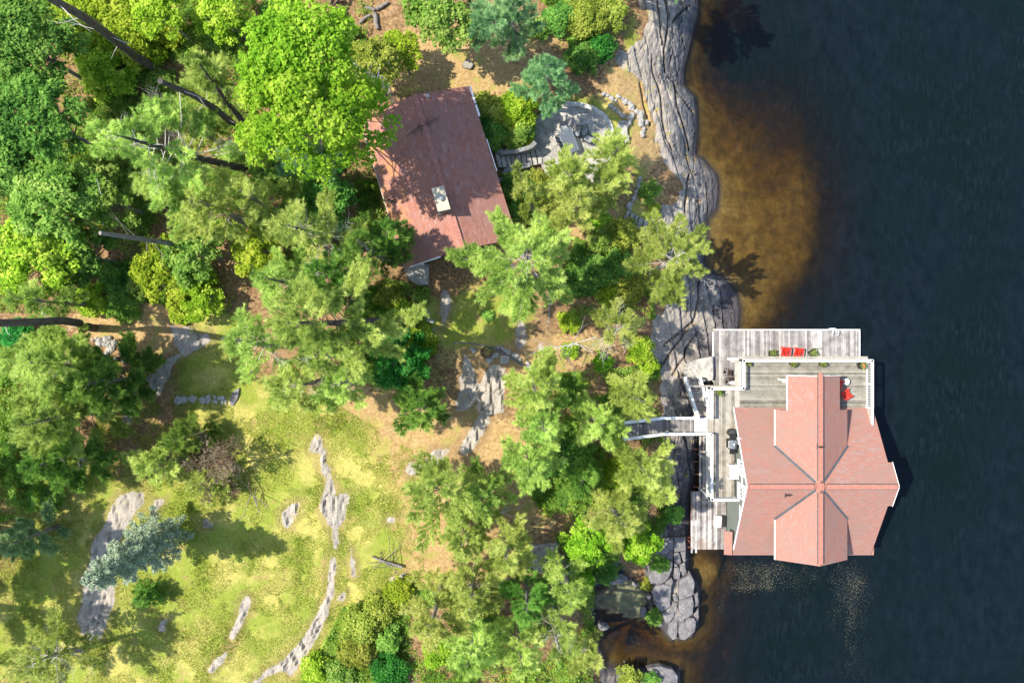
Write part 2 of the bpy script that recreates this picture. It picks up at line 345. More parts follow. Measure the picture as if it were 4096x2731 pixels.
out_ = sm(np.maximum(np.abs(Yf) - 29, -Xf - 44), 0, 5); green += .75 * out_ * (1 + 1.2 * fbm(Xf, Yf, .06, 95, 3))
rock = np.where(Dd < .25, np.maximum(rock, sm(Dd, -2.5, -.5) if False else 1.0), rock)
# rock relief: long ledges running with the shore, low swells on the slabs
led = fbm(Xf * 1.0 + .18 * Yf, Yf * .16, 1.5, 21, 4); led = np.abs(led) ; crk = fbm(Xf, Yf * .22, .75, 31, 3)
us = (Xf + .22 * Yf) / 1.05 + 1.5 * fbm(Xf, Yf * .3, .33, 81, 3); saw = us - np.floor(us); am_ = .30 * np.clip(.35 + 1.6 * fbm(Xf, Yf * .25, .30, 85, 3), 0, 1)
vs = (Yf - .3 * Xf) / 2.3 + 1.3 * fbm(Xf, Yf, .5, 88, 3); jn = np.abs(vs - np.round(vs)) * 2.3; jn = .22 * np.exp(-(jn / .06) ** 2) * (fbm(Xf, Yf, .25, 90, 2) > 0)
strat = am_ * (saw - .5) - jn - .12 * np.exp(-(np.minimum(saw, 1 - saw) * 1.05 / .06) ** 2)
Hh = Hh + np.where(Dd > .05, rock * (.06 + strat + .11 * fbm(Xf * 1.8, Yf, 2.6, 37, 4) - .16 * np.exp(-(crk / .016) ** 2) + .22 * fbm(Xf, Yf, .5, 33, 3)) * sm(Dd, -.05, .5), 0)
CREV = [[(2605, 235), (2612, 290), (2632, 340), (2642, 390), (2648, 440), (2652, 500), (2665, 545), (2690, 600)], [(2660, -20), (2672, 60), (2668, 130), (2655, 200), (2664, 290), (2700, 330), (2712, 372), (2742, 410), (2772, 450)], [(2690, 90), (2730, 40), (2760, 20)], [(2560, 330), (2575, 420), (2600, 500)],
 [(2630, 0), (2640, 100), (2650, 180)], [(2700, 330), (2705, 420), (2740, 520), (2760, 600)], [(2760, 700), (2745, 760), (2740, 850)], [(2640, 1470), (2700, 1390), (2740, 1330), (2780, 1270), (2790, 1210), (2800, 1100)], [(2660, 1380), (2720, 1330), (2760, 1300)], [(2690, 1500), (2735, 1430), (2745, 1390), (2790, 1330)]]
for pl in CREV:
    P = GP(pl); s_ = (Xf > 7) & (Xf < 20); dd_ = seg_dist(Xf[s_] + .12 * fbm(Xf[s_], Yf[s_], 1.5, 71, 3), Yf[s_], P, closed=False); Hh[s_] -= .45 * np.exp(-(dd_ / .075) ** 2) * (Dd[s_] > .3)
Hh = Hh + (1 - rock) * .07 * fbm(Xf, Yf, 1.3, 41, 3) * (Dd > .2)
nx, ny = X.shape
idx = np.arange(nx * ny).reshape(nx, ny)
quad = lambda I: np.stack([I[:-1, :-1].ravel(), I[1:, :-1].ravel(), I[1:, 1:].ravel(), I[:-1, 1:].ravel()], 1)

def ground_mat():
    t = NT("ground"); co = t.coord(); R = t.attr('rock'); Gn = t.attr('green'); D = t.attr('dry'); Dp = t.attr('shore')
    n1 = t.noise(co, .9, 6, .62); n2 = t.noise(co, 4.0, 6, .68); n3 = t.noise(co, 16, 4, .6); n4 = t.noise(co, .33, 4)
    lit = t.ramp(n2, [(.28, (.11, .06, .03)), (.48, (.265, .16, .08)), (.7, (.50, .32, .17))])
    dryc = t.ramp(n2, [(.25, (.28, .165, .07)), (.5, (.47, .31, .14)), (.75, (.60, .46, .24))])
    dryc = t.mix(t.step(n1, .52, .68), dryc, t.ramp(n3, [(.3, (.28, .26, .055)), (.7, (.45, .40, .12))]))
    grn = t.ramp(n3, [(.25, (.13, .19, .022)), (.5, (.27, .33, .045)), (.75, (.44, .46, .09))])
    grn = t.mix(t.step(n4, .45, .62), grn, t.ramp(n2, [(.3, (.38, .36, .065)), (.7, (.58, .51, .17))]))
    grn = t.mix(t.math('MULTIPLY', t.step(n1, .55, .7), .6), grn, (.40, .25, .12))
    nn = t.math('MULTIPLY_ADD', t.math('SUBTRACT', n2, .5), 1.1, t.math('MULTIPLY', t.math('SUBTRACT', n1, .5), .7))
    fd = t.step(t.math('ADD', D, nn), .3, .6); fg = t.step(t.math('ADD', Gn, nn), .28, .62)
    c = t.mix(fd, lit, dryc); c = t.mix(fg, c, grn)
    c = t.mix(t.math('MULTIPLY', t.step(t.math('ADD', t.attr('rim'), nn),   .5, .95), .5), c, t.ramp(n3, [(.3, (.12, .07, .04)), (.7, (.40, .26, .14))]))
    # fine darker tussocks and bare flecks
    n6 = t.noise(co, 7.5, 5, .75); c = t.mix(t.math('MULTIPLY', t.step(n6, .50, .40), .28), c, (.06, .08, .015)); c = t.mix(t.math('MULTIPLY', t.step(n6, .60, .70), .35), c, (.55, .46, .24))
    # bedrock
    cs = t.coord((1.6, .35, 1)); r1 = t.noise(cs, 1.3, 7, .68, .6); r2 = t.noise(co, 2.1, 6, .62); r3 = t.noise(co, 9, 4, .7)
    rc = t.ramp(r1, [(.30, (.05, .05, .058)), (.42, (.12, .12, .13)), (.54, (.21, .20, .20)), (.68, (.36, .33, .31))])
    rc = t.mix(t.math('MULTIPLY', t.step(r2, .52, .66), .7), rc, (.40, .385, .36))
    rc = t.mix(t.math('MULTIPLY', t.step(n1, .52, .64), .6), rc, (.40, .27, .17))
    r5 = t.noise(co, 22, 4, .75); rc = t.mix(t.math('MULTIPLY', t.step(t.math('MULTIPLY_ADD', t.math('SUBTRACT', n1, .5), .8, r5), .53, .62), .75), rc, (.50, .485, .45)); rc = t.mix(t.math('MULTIPLY', t.step(r5, .45, .38), .6), rc, (.05, .045, .045))
    sm_ = t.math('SUBTRACT', 1, t.step(t.math('ADD', Dp, t.math('MULTIPLY', t.math('SUBTRACT', n1, .5), 5.)), 1.3, 2.9)); rc = t.mix(t.math('MULTIPLY', sm_, .72), rc, t.ramp(r1, [(.3, (.035, .036, .044)), (.5, (.080, .080, .092)), (.7, (.17, .165, .17))]))
    lw = t.step(t.math('ADD', Dp, t.math('MULTIPLY', t.math('SUBTRACT', r2, .5), 3.)), 1.3, 2.8); rc = t.mix(t.math('MULTIPLY', lw, .35), rc, (.46, .38, .29))
    rc = t.mix(t.math('MULTIPLY', t.step(r3, .60, .68), .8), rc, t.mix(t.step(n1, .4, .6), (.52, .52, .47), (.08, .07, .065)))
    rc = t.mix(t.math('MULTIPLY', t.step(t.noise(co, 1.1, 4, .7), .60, .66), .75), rc, t.mix(t.step(r2, .45, .6), (.36, .34, .06), (.33, .18, .08)))
    rc = t.mix(t.math('MULTIPLY', t.step(Dp, 4.2, 5), .3), rc, t.ramp(n6, [(.35, (.22, .18, .14)), (.5, (.44, .40, .34)), (.65, (.58, .55, .49))]))
    # dark algae stain along the water line
    sz = t.n('SeparateXYZ'); t.l(t.n('NewGeometry').outputs['Position'], sz.inputs[0]); rc = t.mix(t.math('MULTIPLY', t.math('SUBTRACT', 1, t.step(t.math('ADD', sz.outputs[2], t.math('MULTIPLY', nn, .25)), .12, .55)), .78), rc, (.05, .045, .052))
    fr = t.step(t.math('ADD', R, t.math('MULTIPLY_ADD', t.math('SUBTRACT', n6, .5), .7, t.math('MULTIPLY', nn, .7))), .36, .47)
    c = t.mix(fr, c, rc)
    # lake bed: sand and brown silt
    bedc = t.ramp(t.noise(co, 1.2, 6, .7), [(.28, (.085, .06, .028)), (.5, (.20, .145, .062)), (.75, (.36, .27, .12))])
    c = t.mix(t.step(Dp, -.05, -.7), c, bedc)
    bh = t.math('ADD', t.math('MULTIPLY', t.math('ADD', t.math('MULTIPLY', r1, .45), t.math('MULTIPLY', r3, .55)), fr), t.math('MULTIPLY', n3, t.math('SUBTRACT', .9, fr)))
    return t.bsdf(c, .92, .2, bump=bh, bs=.9, bd=.10)
gm = ground_mat(); Fg = quad(idx)
go = np_mesh("ground", np.stack([Xf, Yf, Hh], 1), Fg, gm, smooth=True, extra=dict(rock=rock, rim=rim, green=green, dry=dry, shore=np.clip(Dd, -3, 5)))
sf = go.data.attributes.get('sharp_face') or go.data.attributes.new('sharp_face', 'BOOLEAN', 'FACE')
sf.data.foreach_set('value', (rock[Fg].mean(1) > .6) & (Dd[Fg].mean(1) > 0)); tag(go, kind='structure')

# water: a sheet over the bed; the attribute 'depth' is how much tea-coloured water lies below each point
wx = axis((10, 34, .35), (-2, 60, 1.2), (-20, 700)); wy = axis((-29, 29, .35), (-50, 50, 1.2), (-700, 700))
XW, YW = np.meshgrid(wx, wy, indexing='ij'); xw, yw = XW.ravel(), YW.ravel(); hw, dw = base_height(xw, yw)
def wblob(B):
    a = np.zeros_like(xw)
    for px, py, rx, ry, wt in B:
        p = W(px, py, 0); k = HC / FPX; a += wt * np.exp(-((xw - p.x) / (rx * k)) ** 2 - ((yw - p.y) / (ry * k)) ** 2)
    return a
pollen = wblob([(3000, 2290, 190, 50, 1.), (3250, 2310, 200, 60, .6), (3420, 2330, 70, 190, .8), (3400, 2520, 90, 190, .7), (3450, 2700, 90, 100, .5), (2980, 2350, 150, 25, 1.3), (2870, 2440, 35, 70, 1.1), (2800, 2580, 50, 30, .9), (2560, 2560, 80, 60, .8), (2520, 2650, 80, 50, .6), (3200, 2400, 200, 150, .35), (3000, 2260, 200, 40, .5)])
scum = sm(np.array(sdist(xw, yw, [tuple(W(x, y, 0)[:2]) for x, y in [(2440, 2330), (2500, 2312), (2575, 2334), (2600, 2400), (2572, 2470), (2520, 2462), (2470, 2440), (2405, 2415)]])), -.15, .25)
def water_mat():
    t = NT("water"); dp = t.attr('depth'); co = t.coord()
    T = t.n('CombineColor')
    for i, b in enumerate((.71, .60, .30)): t.l(t.math('POWER', b, dp), T.inputs[i])
    tr = t.n('BsdfTransparent'); t.l(T.outputs[0], tr.inputs[0])
    rip = t.noise(t.coord((1, .55, 1), .5), 1.3, 5, .62, .4); rip2 = t.noise(t.coord((1, .28, 1), -.3), 3.6, 5, .68, .5)
    sw = t.noise(t.coord((.4, 1, 1), .5), .5, 4, .55)
    body = t.ramp(rip2, [(.36, (.0025, .006, .0075)), (.5, (.004, .009, .0115)), (.66, (.009, .017, .022))])  # light on the ripples put into the colour as paler strokes
    body = t.mix(t.step(sw, .35, .7), body, (.003, .009, .009))
    body = t.mix(t.step(t.noise(t.coord((1, .5, 1), .6), .09, 4, .6), .38, .62), body, t.ramp(rip, [(.35, (.003, .007, .010)), (.65, (.007, .013, .018))]))  # broad wind patches painted in colour in place of changed reflection
    df = t.n('BsdfDiffuse'); t.l(body, df.inputs[0])
    m1 = t.n('MixShader'); t.l(t.math('SUBTRACT', 1, t.math('POWER', .66, dp)), m1.inputs[0]); t.l(tr.outputs[0], m1.inputs[1]); t.l(df.outputs[0], m1.inputs[2])
    bm = t.n('Bump'); t.l(t.math('ADD', rip, t.math('MULTIPLY', rip2, .35)), bm.inputs['Height']); bm.inputs['Strength'].default_value = .55; bm.inputs['Distance'].default_value = .12
    gl = t.n('BsdfGlossy'); gl.inputs['Roughness'].default_value = .06; t.l(bm.outputs[0], gl.inputs['Normal'])
    fr = t.n('Fresnel'); fr.inputs[0].default_value = 1.33; t.l(bm.outputs[0], fr.inputs['Normal'])
    m2 = t.n('MixShader'); t.l(fr.outputs[0], m2.inputs[0]); t.l(m1.outputs[0], m2.inputs[1]); t.l(gl.outputs[0], m2.inputs[2])
    # floating pollen: specks in drifting streaks, and a swirled film in the little cove
    sp = t.noise(co, 9, 3, .75); sp2 = t.noise(t.coord((1, .5, 1), .4), .8, 5, .7)
    f = t.step(t.math('ADD', sp, t.math('MULTIPLY_ADD', t.attr('pollen'), .13, t.math('MULTIPLY', t.math('SUBTRACT', sp2, .5), .35))), .70, .78)
    f = t.math('MULTIPLY', f, t.step(t.attr('pollen'), .08, .5))
    pc = W(2545, 2330, 0)
    mp = t.n('Mapping'); t.l(t.n('NewGeometry').outputs['Position'], mp.inputs[0]); mp.inputs['Location'].default_value = (-pc.x, -pc.y, 0)
    wv = t.n('TexWave', wave_type='RINGS', rings_direction='Z'); t.l(mp.outputs[0], wv.inputs['Vector']); wv.inputs['Scale'].default_value = .55
    wv.inputs['Distortion'].default_value = 9; wv.inputs['Detail'].default_value = 3; wv.inputs['Detail Scale'].default_value = .7
    film = t.mix(t.math('MULTIPLY', wv.outputs['Fac'], t.step(t.noise(co, .8, 4), .35, .65)), (.17, .18, .11), (.30, .28, .15))
    fs = t.math('MULTIPLY', t.attr('scum'), .82)
    pd = t.n('BsdfDiffuse'); t.l(t.mix(t.step(t.attr('scum'), .3, .6), (.55, .52, .32), film), pd.inputs[0])
    m3 = t.n('MixShader'); t.l(t.math('MAXIMUM', t.math('MULTIPLY', f, .13), fs), m3.inputs[0]); t.l(m2.outputs[0], m3.inputs[1]); t.l(pd.outputs[0], m3.inputs[2])
    t.l(m3.outputs[0], t.out.inputs[0]); return t.m
wi = np.arange(len(xw)).reshape(XW.shape); Fw = quad(wi)
keep = (dw[Fw] < .9).any(1)
wo = np_mesh("water", np.stack([xw, yw, np.zeros_like(xw)], 1), Fw[keep], water_mat(), extra=dict(depth=np.clip(-hw, .02, 8), pollen=pollen, scum=scum))
tag(wo, kind='structure')
# ================================================================ materials of the built things
M = {}
M['white'] = plain("white_paint", (.80, .80, .78), .45, .05)
M['whitem'] = plain("white_metal", (.78, .79, .80), .35, .03)
M['siding'] = plain("grey_green_siding", (.17, .19, .175), .7, .08)
M['glass'] = plain("window_glass", (.22, .25, .28), .08, .2, .6)
M['red'] = plain("red_plastic", (.66, .035, .02), .42, .08)
M['black'] = plain("black_metal", (.018, .018, .02), .4, .2)
M['darkpot'] = plain("dark_pot", (.035, .03, .028), .6, .2)
M['grey'] = plain("grey_metal", (.22, .25, .28), .35, .1, metal=.6)
M['greyfab'] = plain("grey_sling", (.27, .29, .31), .7, .08)
M['galv'] = plain("galvanised", (.42, .43, .44), .45, .15, metal=.4)
M['rust'] = plain("rusty_steel", (.20, .07, .04), .8, .4, scale=8)
M['brown'] = plain("brown_frame", (.045, .028, .022), .55, .2)
M['flash'] = plain("valley_flashing", (.075, .085, .095), .5, .2)
M['beige'] = plain("beige_render", (.50, .45, .34), .8, .12, scale=6)
M['dockN'] = plankmat("dock_boards", (.11, .10, .10), (.27, .255, .25), (.50, .475, .455), 'y', (.30, .25, .22), .35)
M['dockS'] = plankmat("old_dock_boards", (.085, .07, .065), (.26, .24, .235), (.55, .535, .52), 'y', (.30, .20, .13), .5)
M['deckX'] = plankmat("deck_boards_wide", (.085, .078, .06), (.21, .20, .165), (.34, .325, .28), 'x', (.26, .24, .18), .45)
M['deckY'] = plankmat("deck_boards_long", (.13, .115, .095), (.29, .27, .23), (.44, .41, .36), 'y', (.36, .31, .23), .4)
M['stair'] = plankmat("stair_boards", (.13, .12, .11), (.30, .28, .26), (.46, .43, .40), 'x', (.30, .19, .08), .35)
M['roofB'] = shinglemat("boathouse_shingles", [(.30, .165, .135), (.37, .17, .13), (.335, .18, .145), (.32, .21, .185), (.28, .185, .155)])
M['patch'] = plain('patched_shingles', (.30, .185, .16), .9, .15, scale=6)
M['capB'] = plain("ridge_cap_shingles", (.36, .16, .12), .9, .14, scale=5)
M['roofC'] = shinglemat("cottage_shingles", [(.28, .13, .105), (.38, .17, .13), (.34, .17, .145), (.39, .235, .21), (.31, .175, .15)], moss=(.50, .24, .10))
M['capC'] = plain("cottage_ridge_shingles", (.37, .165, .13), .9, .25, scale=6)
M['wallC'] = plain("dark_brown_siding", (.06, .045, .04), .8, .2)

def planks(mb, x0, x1, y0, y1, z, axis, wd=.14, gap=.012, th=.04, rng=random.Random(3), tone=None):
    """boards filling a rectangle; axis = direction the boards run"""
    a0, a1 = (y0, y1) if axis == 'x' else (x0, x1); p = a0
    while p < a1 - .02:
        q = min(p + wd, a1); c = (p + q - gap) / 2; L = q - p - gap; tn = rng.random() if tone is None else tone
        e = rng.uniform(-.012, .012)
        if axis == 'x': mb.box(((x0 + x1) / 2 + e, c, z - th / 2), (x1 - x0, L, th), tn)
        else: mb.box((c, (y0 + y1) / 2 + e, z - th / 2), (L, y1 - y0, th), tn)
        p = q
def railing(parent, a, b, h=.93, post_ends=True, name='railing', inner=None, h0=None):
    """a, b: deck points; white balusters, bottom rail, wide cap and square posts"""
    a, b = Vector(a), Vector(b); d = b - a; L = Vector((d.x, d.y, 0)).length; u = d / L
    m = MB(); m.beam(a + Vector((0, 0, .10)), b + Vector((0, 0, .10)), .05, .09); m.beam(a + Vector((0, 0, h - .10)), b + Vector((0, 0, h - .10)), .04, .08)
    n = max(2, int(L / .125))
    for i in range(n):
        p = a + u * (L * (i + .5) / n); m.box((p.x, p.y, p.z + h / 2), (.045, .045, h - .18), rz=math.atan2(d.y, d.x))
    r = m.build(name, M['white'], parent)
    m = MB(); e = u * .06; m.beam(a - e + Vector((0, 0, h - .02)), b + e + Vector((0, 0, h - .02)), .20, .045); m.build('top_rail', M['white'], r)
    k = max(1, round(L / 2.2))
    for i in range(k + 1):
        if not post_ends and i in (0, k): continue
        p = a + u * (L * i / k); m = MB(); m.box((p.x, p.y, p.z + (h - .05) / 2 - .1), (.12, .12, h + .15), rz=math.atan2(d.y, d.x)); m.build('post', M['white'], r)
    return r

# ================================================================ boathouse
ZR, ZDK, PIT = 6.15, 3.05, .563
yr = W(0, 1946, ZR).y; xr = W(3281, 0, ZR).x; xv = W(2990, 0, ZR).x; xe = 27.55; xe2 = 27.87
yN, yS = yr + 5.42, yr - 5.95; HW, HE = 2.67, 1.92; yDN, yEN, yDS = -5.05, W(0, 1504, 5.6).y, W(0, 2264, ZR).y
bh = thing('boathouse', 'two storey boathouse over the lake with red cross gabled shingle roof and white railed deck', 'boathouse', (0, 0, 0))
def rpoly(mb, pts, ax, c, z0=ZR, th=.13, tone=.5, off=0.0):
    """roof surface: ax 'x' = ridge runs along x at y=c; 'y' = ridge runs along y at x=c"""
    P, U = [], []
    for x, y in pts:
        d = abs(y - c) if ax == 'x' else abs(x - c); P.append((x, y, z0 - PIT * d + off)); U.append(((x if ax == 'x' else y), d * 1.148 + .03))
    area = sum(P[i][0] * P[(i + 1) % len(P)][1] - P[(i + 1) % len(P)][0] * P[i][1] for i in range(len(P)))
    if area < 0: P.reverse(); U.reverse()
    mb.prism(P, th, tone, U)
m = MB()
rpoly(m, [(xv, yr), (xe2, yr), (xe2, yr + 1.59), (xe, yr + 1.59), (xe, yN), (xv, yN)], 'x', yr)
rpoly(m, [(xv, yr), (xe2, yr), (xe2, yr - 1.6), (xe, yr - 1.6), (xe, yS), (xv, yS)], 'x', yr)
roof = m.build('main_roof', M['roofB'], bh)
m = MB()
for s in (-1, 1):
    rpoly(m, [(xr, yr), (xr + s * HW, yr + HW), (xr + s * HW, yDN), (xr + s * HE, yDN), (xr + s * HE, yEN), (xr, yEN)], 'y', xr, off=.01)
    rpoly(m, [(xr, yr), (xr + s * HW, yr - HW), (xr + s * HW, yDS), (xr, yDS)], 'y', xr, off=.01)
m.build('cross_roof', M['roofB'], bh)
m = MB()
for a, b in (((xr - .45, yr), (xv + .15, yr)), ((xr + .45, yr), (xe2 - .15, yr)), ((xr, yr + .45), (xr, yEN + .25)), ((xr, yr - .45), (xr, yDS + .15))):
    m.beam((*a, ZR + .045), (*b, ZR + .045), .34, .06)
m.box((xr, yr, ZR + .05), (.5, .5, .045)); rcap = m.build('ridge_cap', M['capB'], bh); m = MB()
for a, b in (((xr - .45, yr), (xv + .15, yr)), ((xr + .45, yr), (xe2 - .15, yr)), ((xr, yr + .45), (xr, yEN + .25)), ((xr, yr - .45), (xr, yDS + .15))): m.beam((*a, ZR + .022), (*b, ZR + .022), .42, .05)
m.build('ridge_edge_strip', M['flash'], rcap)  # dark strip slightly wider than the cap, outlining both its sides
m = MB()
for sx in (-1, 1):
    for sy in (-1, 1):
        L = HW + .06; m.beam((xr + sx * .28, yr + sy * .28, ZR - PIT * .28 + .035), (xr + sx * L, yr + sy * L, ZR - PIT * L + .035), .17, .03)
m.build('valley_flashing', M['flash'], bh)
# white barge boards under the verges
def barge(p, q): m = MB(); m.beam(p, q, .035, .17); m.build('trim_board', M['white'], bh)
for x in (xv - .02, ):
    barge((x, yr, ZR - .07), (x, yN, ZR - PIT * 5.42 - .07)); barge((x, yr, ZR - .07), (x, yS + .5, ZR - PIT * 5.45 - .07))
barge((xe2 + .02, yr, ZR - .07), (xe2 + .02, yr + 1.59, ZR - PIT * 1.59 - .07)); barge((xe2 + .02, yr, ZR - .07), (xe2 + .02, yr - 1.6, ZR - PIT * 1.6 - .07))
barge((xr - HW - .02, yDN, ZR - PIT * HW - .06), (xr - HW - .02, yr + HW, ZR - PIT * HW - .06)); barge((xr - HW - .02, yDS, ZR - PIT * HW - .06), (xr - HW - .02, yr - HW, ZR - PIT * HW - .06))
barge((xr - HE - .02, yEN, ZR - PIT * HE - .06), (xr - HE - .02, yDN, ZR - PIT * HE - .06))
barge((xr - HE, yEN + .02, ZR - PIT * HE - .06), (xr, yEN + .02, ZR - .06)); barge((xr + HE, yEN + .02, ZR - PIT * HE - .06), (xr, yEN + .02, ZR - .06))
# pent roof returns at the two southern corners
zc = ZR - PIT * 5.95
for x0, x1 in ((xv - .62, xv - .06), (xe + .03, xe + .22)):
    y0, y1 = W(0, 2127, 3).y, yS; m = MB()
    m.prism([(x0, y1, zc - .12), (x1, y1, zc + .03), (x1, y0, zc + .16), (x0, y0, zc - .10)], .08, .5, [(0, 0), (.6, 0), (.6, 2), (0, 2)]); m.build('skirt_roof', M['roofB'], bh)
m = MB()   # walls: lower storey, gable triangles, cheeks of the cross gable
wx0, wx1, wy0, wy1 = 17.16, 27.3, yS + .25, yN - .15
m.prism([(wx0, wy0, 2.72), (wx1, wy0, 2.72), (wx1, wy1, 2.72), (wx0, wy1, 2.72)], 2.9)
for x, d in ((wx0, 1), (wx1, -1)):
    P = [(x, wy0, 2.72), (x, yr, ZR - .16), (x, wy1, ZR - PIT * abs(wy1 - yr) - .16), (x, wy1, 2.72)]
    Q = [(p[0] + d * .15, p[1], p[2]) for p in P]
    m.poly(P[::-1] if d > 0 else P); m.poly(Q if d > 0 else Q[::-1])
for y in (yDN + .0 - .25, yDS + .25):
    zt = ZR - .2; q_ = HW - .6; P = [(xr - q_, y, 2.8), (xr + q_, y, 2.8), (xr + q_, y, ZR - PIT * q_ - .16), (xr, y, zt), (xr - q_, y, ZR - PIT * q_ - .16)]
    m.poly(P); m.poly([(a, y + .12 * (1 if y < yr else -1), c) for a, _, c in P][::-1])
for s in (-1, 1):
    for ya, yb in ((yDN - .25, yr + HW - .1), (yDS + .25, yr - HW + .1)):
        m.box((xr + s * (HW - .62), (ya + yb) / 2, 3.9), (.1, abs(ya - yb), 1.4))
m.build('wall', M['siding'], bh)
m = MB(); m.box((wx0 - .03, yr, 4.45), (.05, .9, .10)); m.build('belt_trim', M['white'], bh); m = MB(); m.box((wx0 - .03, W(0, 2050, 3.6).y, 3.9), (.05, 1.3, .09)); m.build('belt_trim', M['white'], bh)
for py in (1874, 1967):
    y = W(0, py, 4.5).y; m = MB()
    for dy, dz, sy, sz in ((0, .66, 1.16, .14), (0, -.66, 1.16, .14), (.52, 0, .13, 1.18), (-.52, 0, .13, 1.18), (0, 0, .04, 1.2), (0, .15, .95, .04), (.26, 0, .03, 1.2), (-.26, 0, .03, 1.2)):
        m.box((wx0 - .035 - (.01 if abs(dy) < .3 and sy < .9 else 0), y + dy, 4.45 + dz), (.06, sy, sz))
    m.box((wx0 - .07, y, 3.76), (.14, 1.2, .05))
    wn = m.build('window', M['white'], bh)
    g = MB(); g.box((wx0 - .02, y, 4.45), (.02, .96, 1.2)); g.build('pane', M['glass'], wn)
# newer, darker shingles where the roof was patched
for px, py, wd_ in ((3445, 1765, 1.1), (3500, 1797, .9), (3425, 1812, .9), (3350, 1878, .7), (3352, 1915, .9), (3030, 1878, 1.6), (3200, 1710, .8)):
    p = W(px, py, 4.9); z = ZR - PIT * abs(p.y - yr) + .012; m = MB(); m.poly([(p.x - wd_ / 2, p.y - .12, z - PIT * .12 + .0), (p.x + wd_ / 2, p.y - .12, z - PIT * .12), (p.x + wd_ / 2, p.y + .12, z - PIT * .36), (p.x - wd_ / 2, p.y + .12, z - PIT * .36)])
    if px < 3190 or px > 3340:
        for k in range(4): m.v[k] = (m.v[k][0], m.v[k][1], ZR - PIT * abs(m.v[k][1] - yr) + .012)
        m.build('shingle_patch', M['patch'], bh)
# roof vents
for px, py, ax in ((3263, 1782, 'y'), (3142, 1976, 'x')):
    p = W(px, py, 5.7); z = ZR - PIT * (abs(p.x - xr) if ax == 'y' else abs(p.y - yr))
    m = MB(); m.tube([(p.x, p.y, z - .05), (p.x, p.y, z + .32)], .05, 8); m.box((p.x + .12, p.y, z + .26), (.24, .12, .08)); m.box((p.x - .06, p.y, z + .03), (.07, .42, .03)); m.build('roof_vent', M['brown'], bh)
# deck of the upper storey on posts
m = MB(); planks(m, 17.42, 27.15, yN - .15, -1.36, ZDK, 'x'); dk = m.build('deck', M['deckX'], bh)
m = MB(); planks(m, 14.98, 17.02, -11.95, -3.5, ZDK, 'y', rng=random.Random(5)); m.build('side_deck', M['deckY'], bh)
m = MB(); m.box((17.22, -4.2, ZDK - .02), (.38, 5.6, .045), .8); m.box((22.3, -1.24, ZDK - .1), (9.9, .2, .05), .6); m.box((17.4, -2.45, ZDK - .1), (.16, 2.2, .05), .6)
m.box((15.3, -3.42, ZDK - .1), (3.4, .14, .05), .55); m.build('deck_border', M['deckY'], bh)
m = MB()
m.box((22.25, -1.40, 2.88), (9.9, .05, .24)); m.box((27.17, -3.2, 2.88), (.05, 3.7, .24)); m.box((14.95, -7.7, 2.86), (.05, 8.4, .26)); m.box((16.0, -11.98, 2.86), (2.1, .05, .26)); m.box((16.95, -1.33, 2.85), (.85, .16, .2))
m.build('fascia', M['white'], bh)
for x, y in ((17.6, -1.55), (20.9, -1.55), (24.1, -1.55), (27.0, -1.55), (15.1, -3.7), (15.1, -6.4), (15.1, -9.1), (15.1, -11.8)):
    m = MB(); m.box((x, y, 1.45), (.15, .15, 2.85)); m.build('support_post', M['white'], bh)
RZ = .93
for a, b in (((15.02, -6.98), (15.02, -11.9)), ((15.02, -11.9), (17.02, -11.9)), ((15.02, -5.76), (15.02, -3.54)), ((15.02, -3.54), (17.42, -3.54)), ((17.42, -3.54), (17.42, -1.44)), ((17.42, -1.44), (27.08, -1.44)), ((27.08, -1.44), (27.08, -5.0))):
    railing(bh, (*a, ZDK), (*b, ZDK))
m = MB(); m.beam((27.08, -5.0, ZDK + .91), (27.08, -6.25, ZDK + .91), .16, .045)
for i in range(9):
    y = -5.1 - i * .13; zb = ZR - PIT * (y - yr) ; m.box((27.08, y, (zb + ZDK + .9) / 2), (.045, .045, ZDK + .9 - zb))
m.build('railing_end', M['white'], bh)
for x in (xr - HE + .12, xr + HE - .12):
    m = MB(); m.box((x, yEN - .35, 4.0), (.14, .14, 1.95)); m.build('porch_post', M['white'], bh)
p = W(3139, 1522, 4.6); m = MB(); m.box((p.x + .1, p.y, 4.75), (.5, .10, .10)); m.box((p.x - .08, p.y, 4.7), (.2, .24, .16)); m.build('porch_light', M['whitem'], bh)
m = MB(); m.box((wx0 - .1, W(0, 1765, 4.2).y, 3.75), (.16, .5, 1.2)); m.build('wall_cabinet', M['white'], bh)

# ================================================================ docks, stairs, footbridge
dn = thing('dock', 'wide sun bleached grey board dock with two red chairs on it, north of the boathouse', 'dock')
x0, x1 = W(2854, 0, .5).x, W(3440, 0, .5).x; y1 = W(0, 1317, .5).y
m = MB(); planks(m, x0, x1 - .1, -5.2, y1 - .1, .5, 'y', wd=.15, rng=random.Random(8)); m.build('deck_boards', M['dockN'], dn)
m = MB(); m.box(((x0 + x1) / 2, y1 - .04, .44), (x1 - x0, .1, .18)); m.box((x1 - .04, (y1 - 5.2) / 2, .44), (.1, 5.2 + y1 - .1, .18)); m.box((x0 - .03, (y1 - 5.2) / 2 + .9, .44), (.06, 4.0, .16)); m.build('edge_board', M['white'], dn)
for x in (x0 + 1.6, x0 + 4.5, x0 + 7.5, x1 - .4):
    m = MB(); m.tube([(x, y1 - .5, -3.5), (x, y1 - .5, .38)], .12); m.build('pile', M['brown'], dn)
ds = thing('dock', 'old bleached grey board dock beside the boathouse wall with a white box on it', 'dock')
m = MB(); sx0, sx1 = W(2764, 0, .75).x, 17.1; sy0, sy1 = W(0, 2196, .75).y, W(0, 1965, .75).y
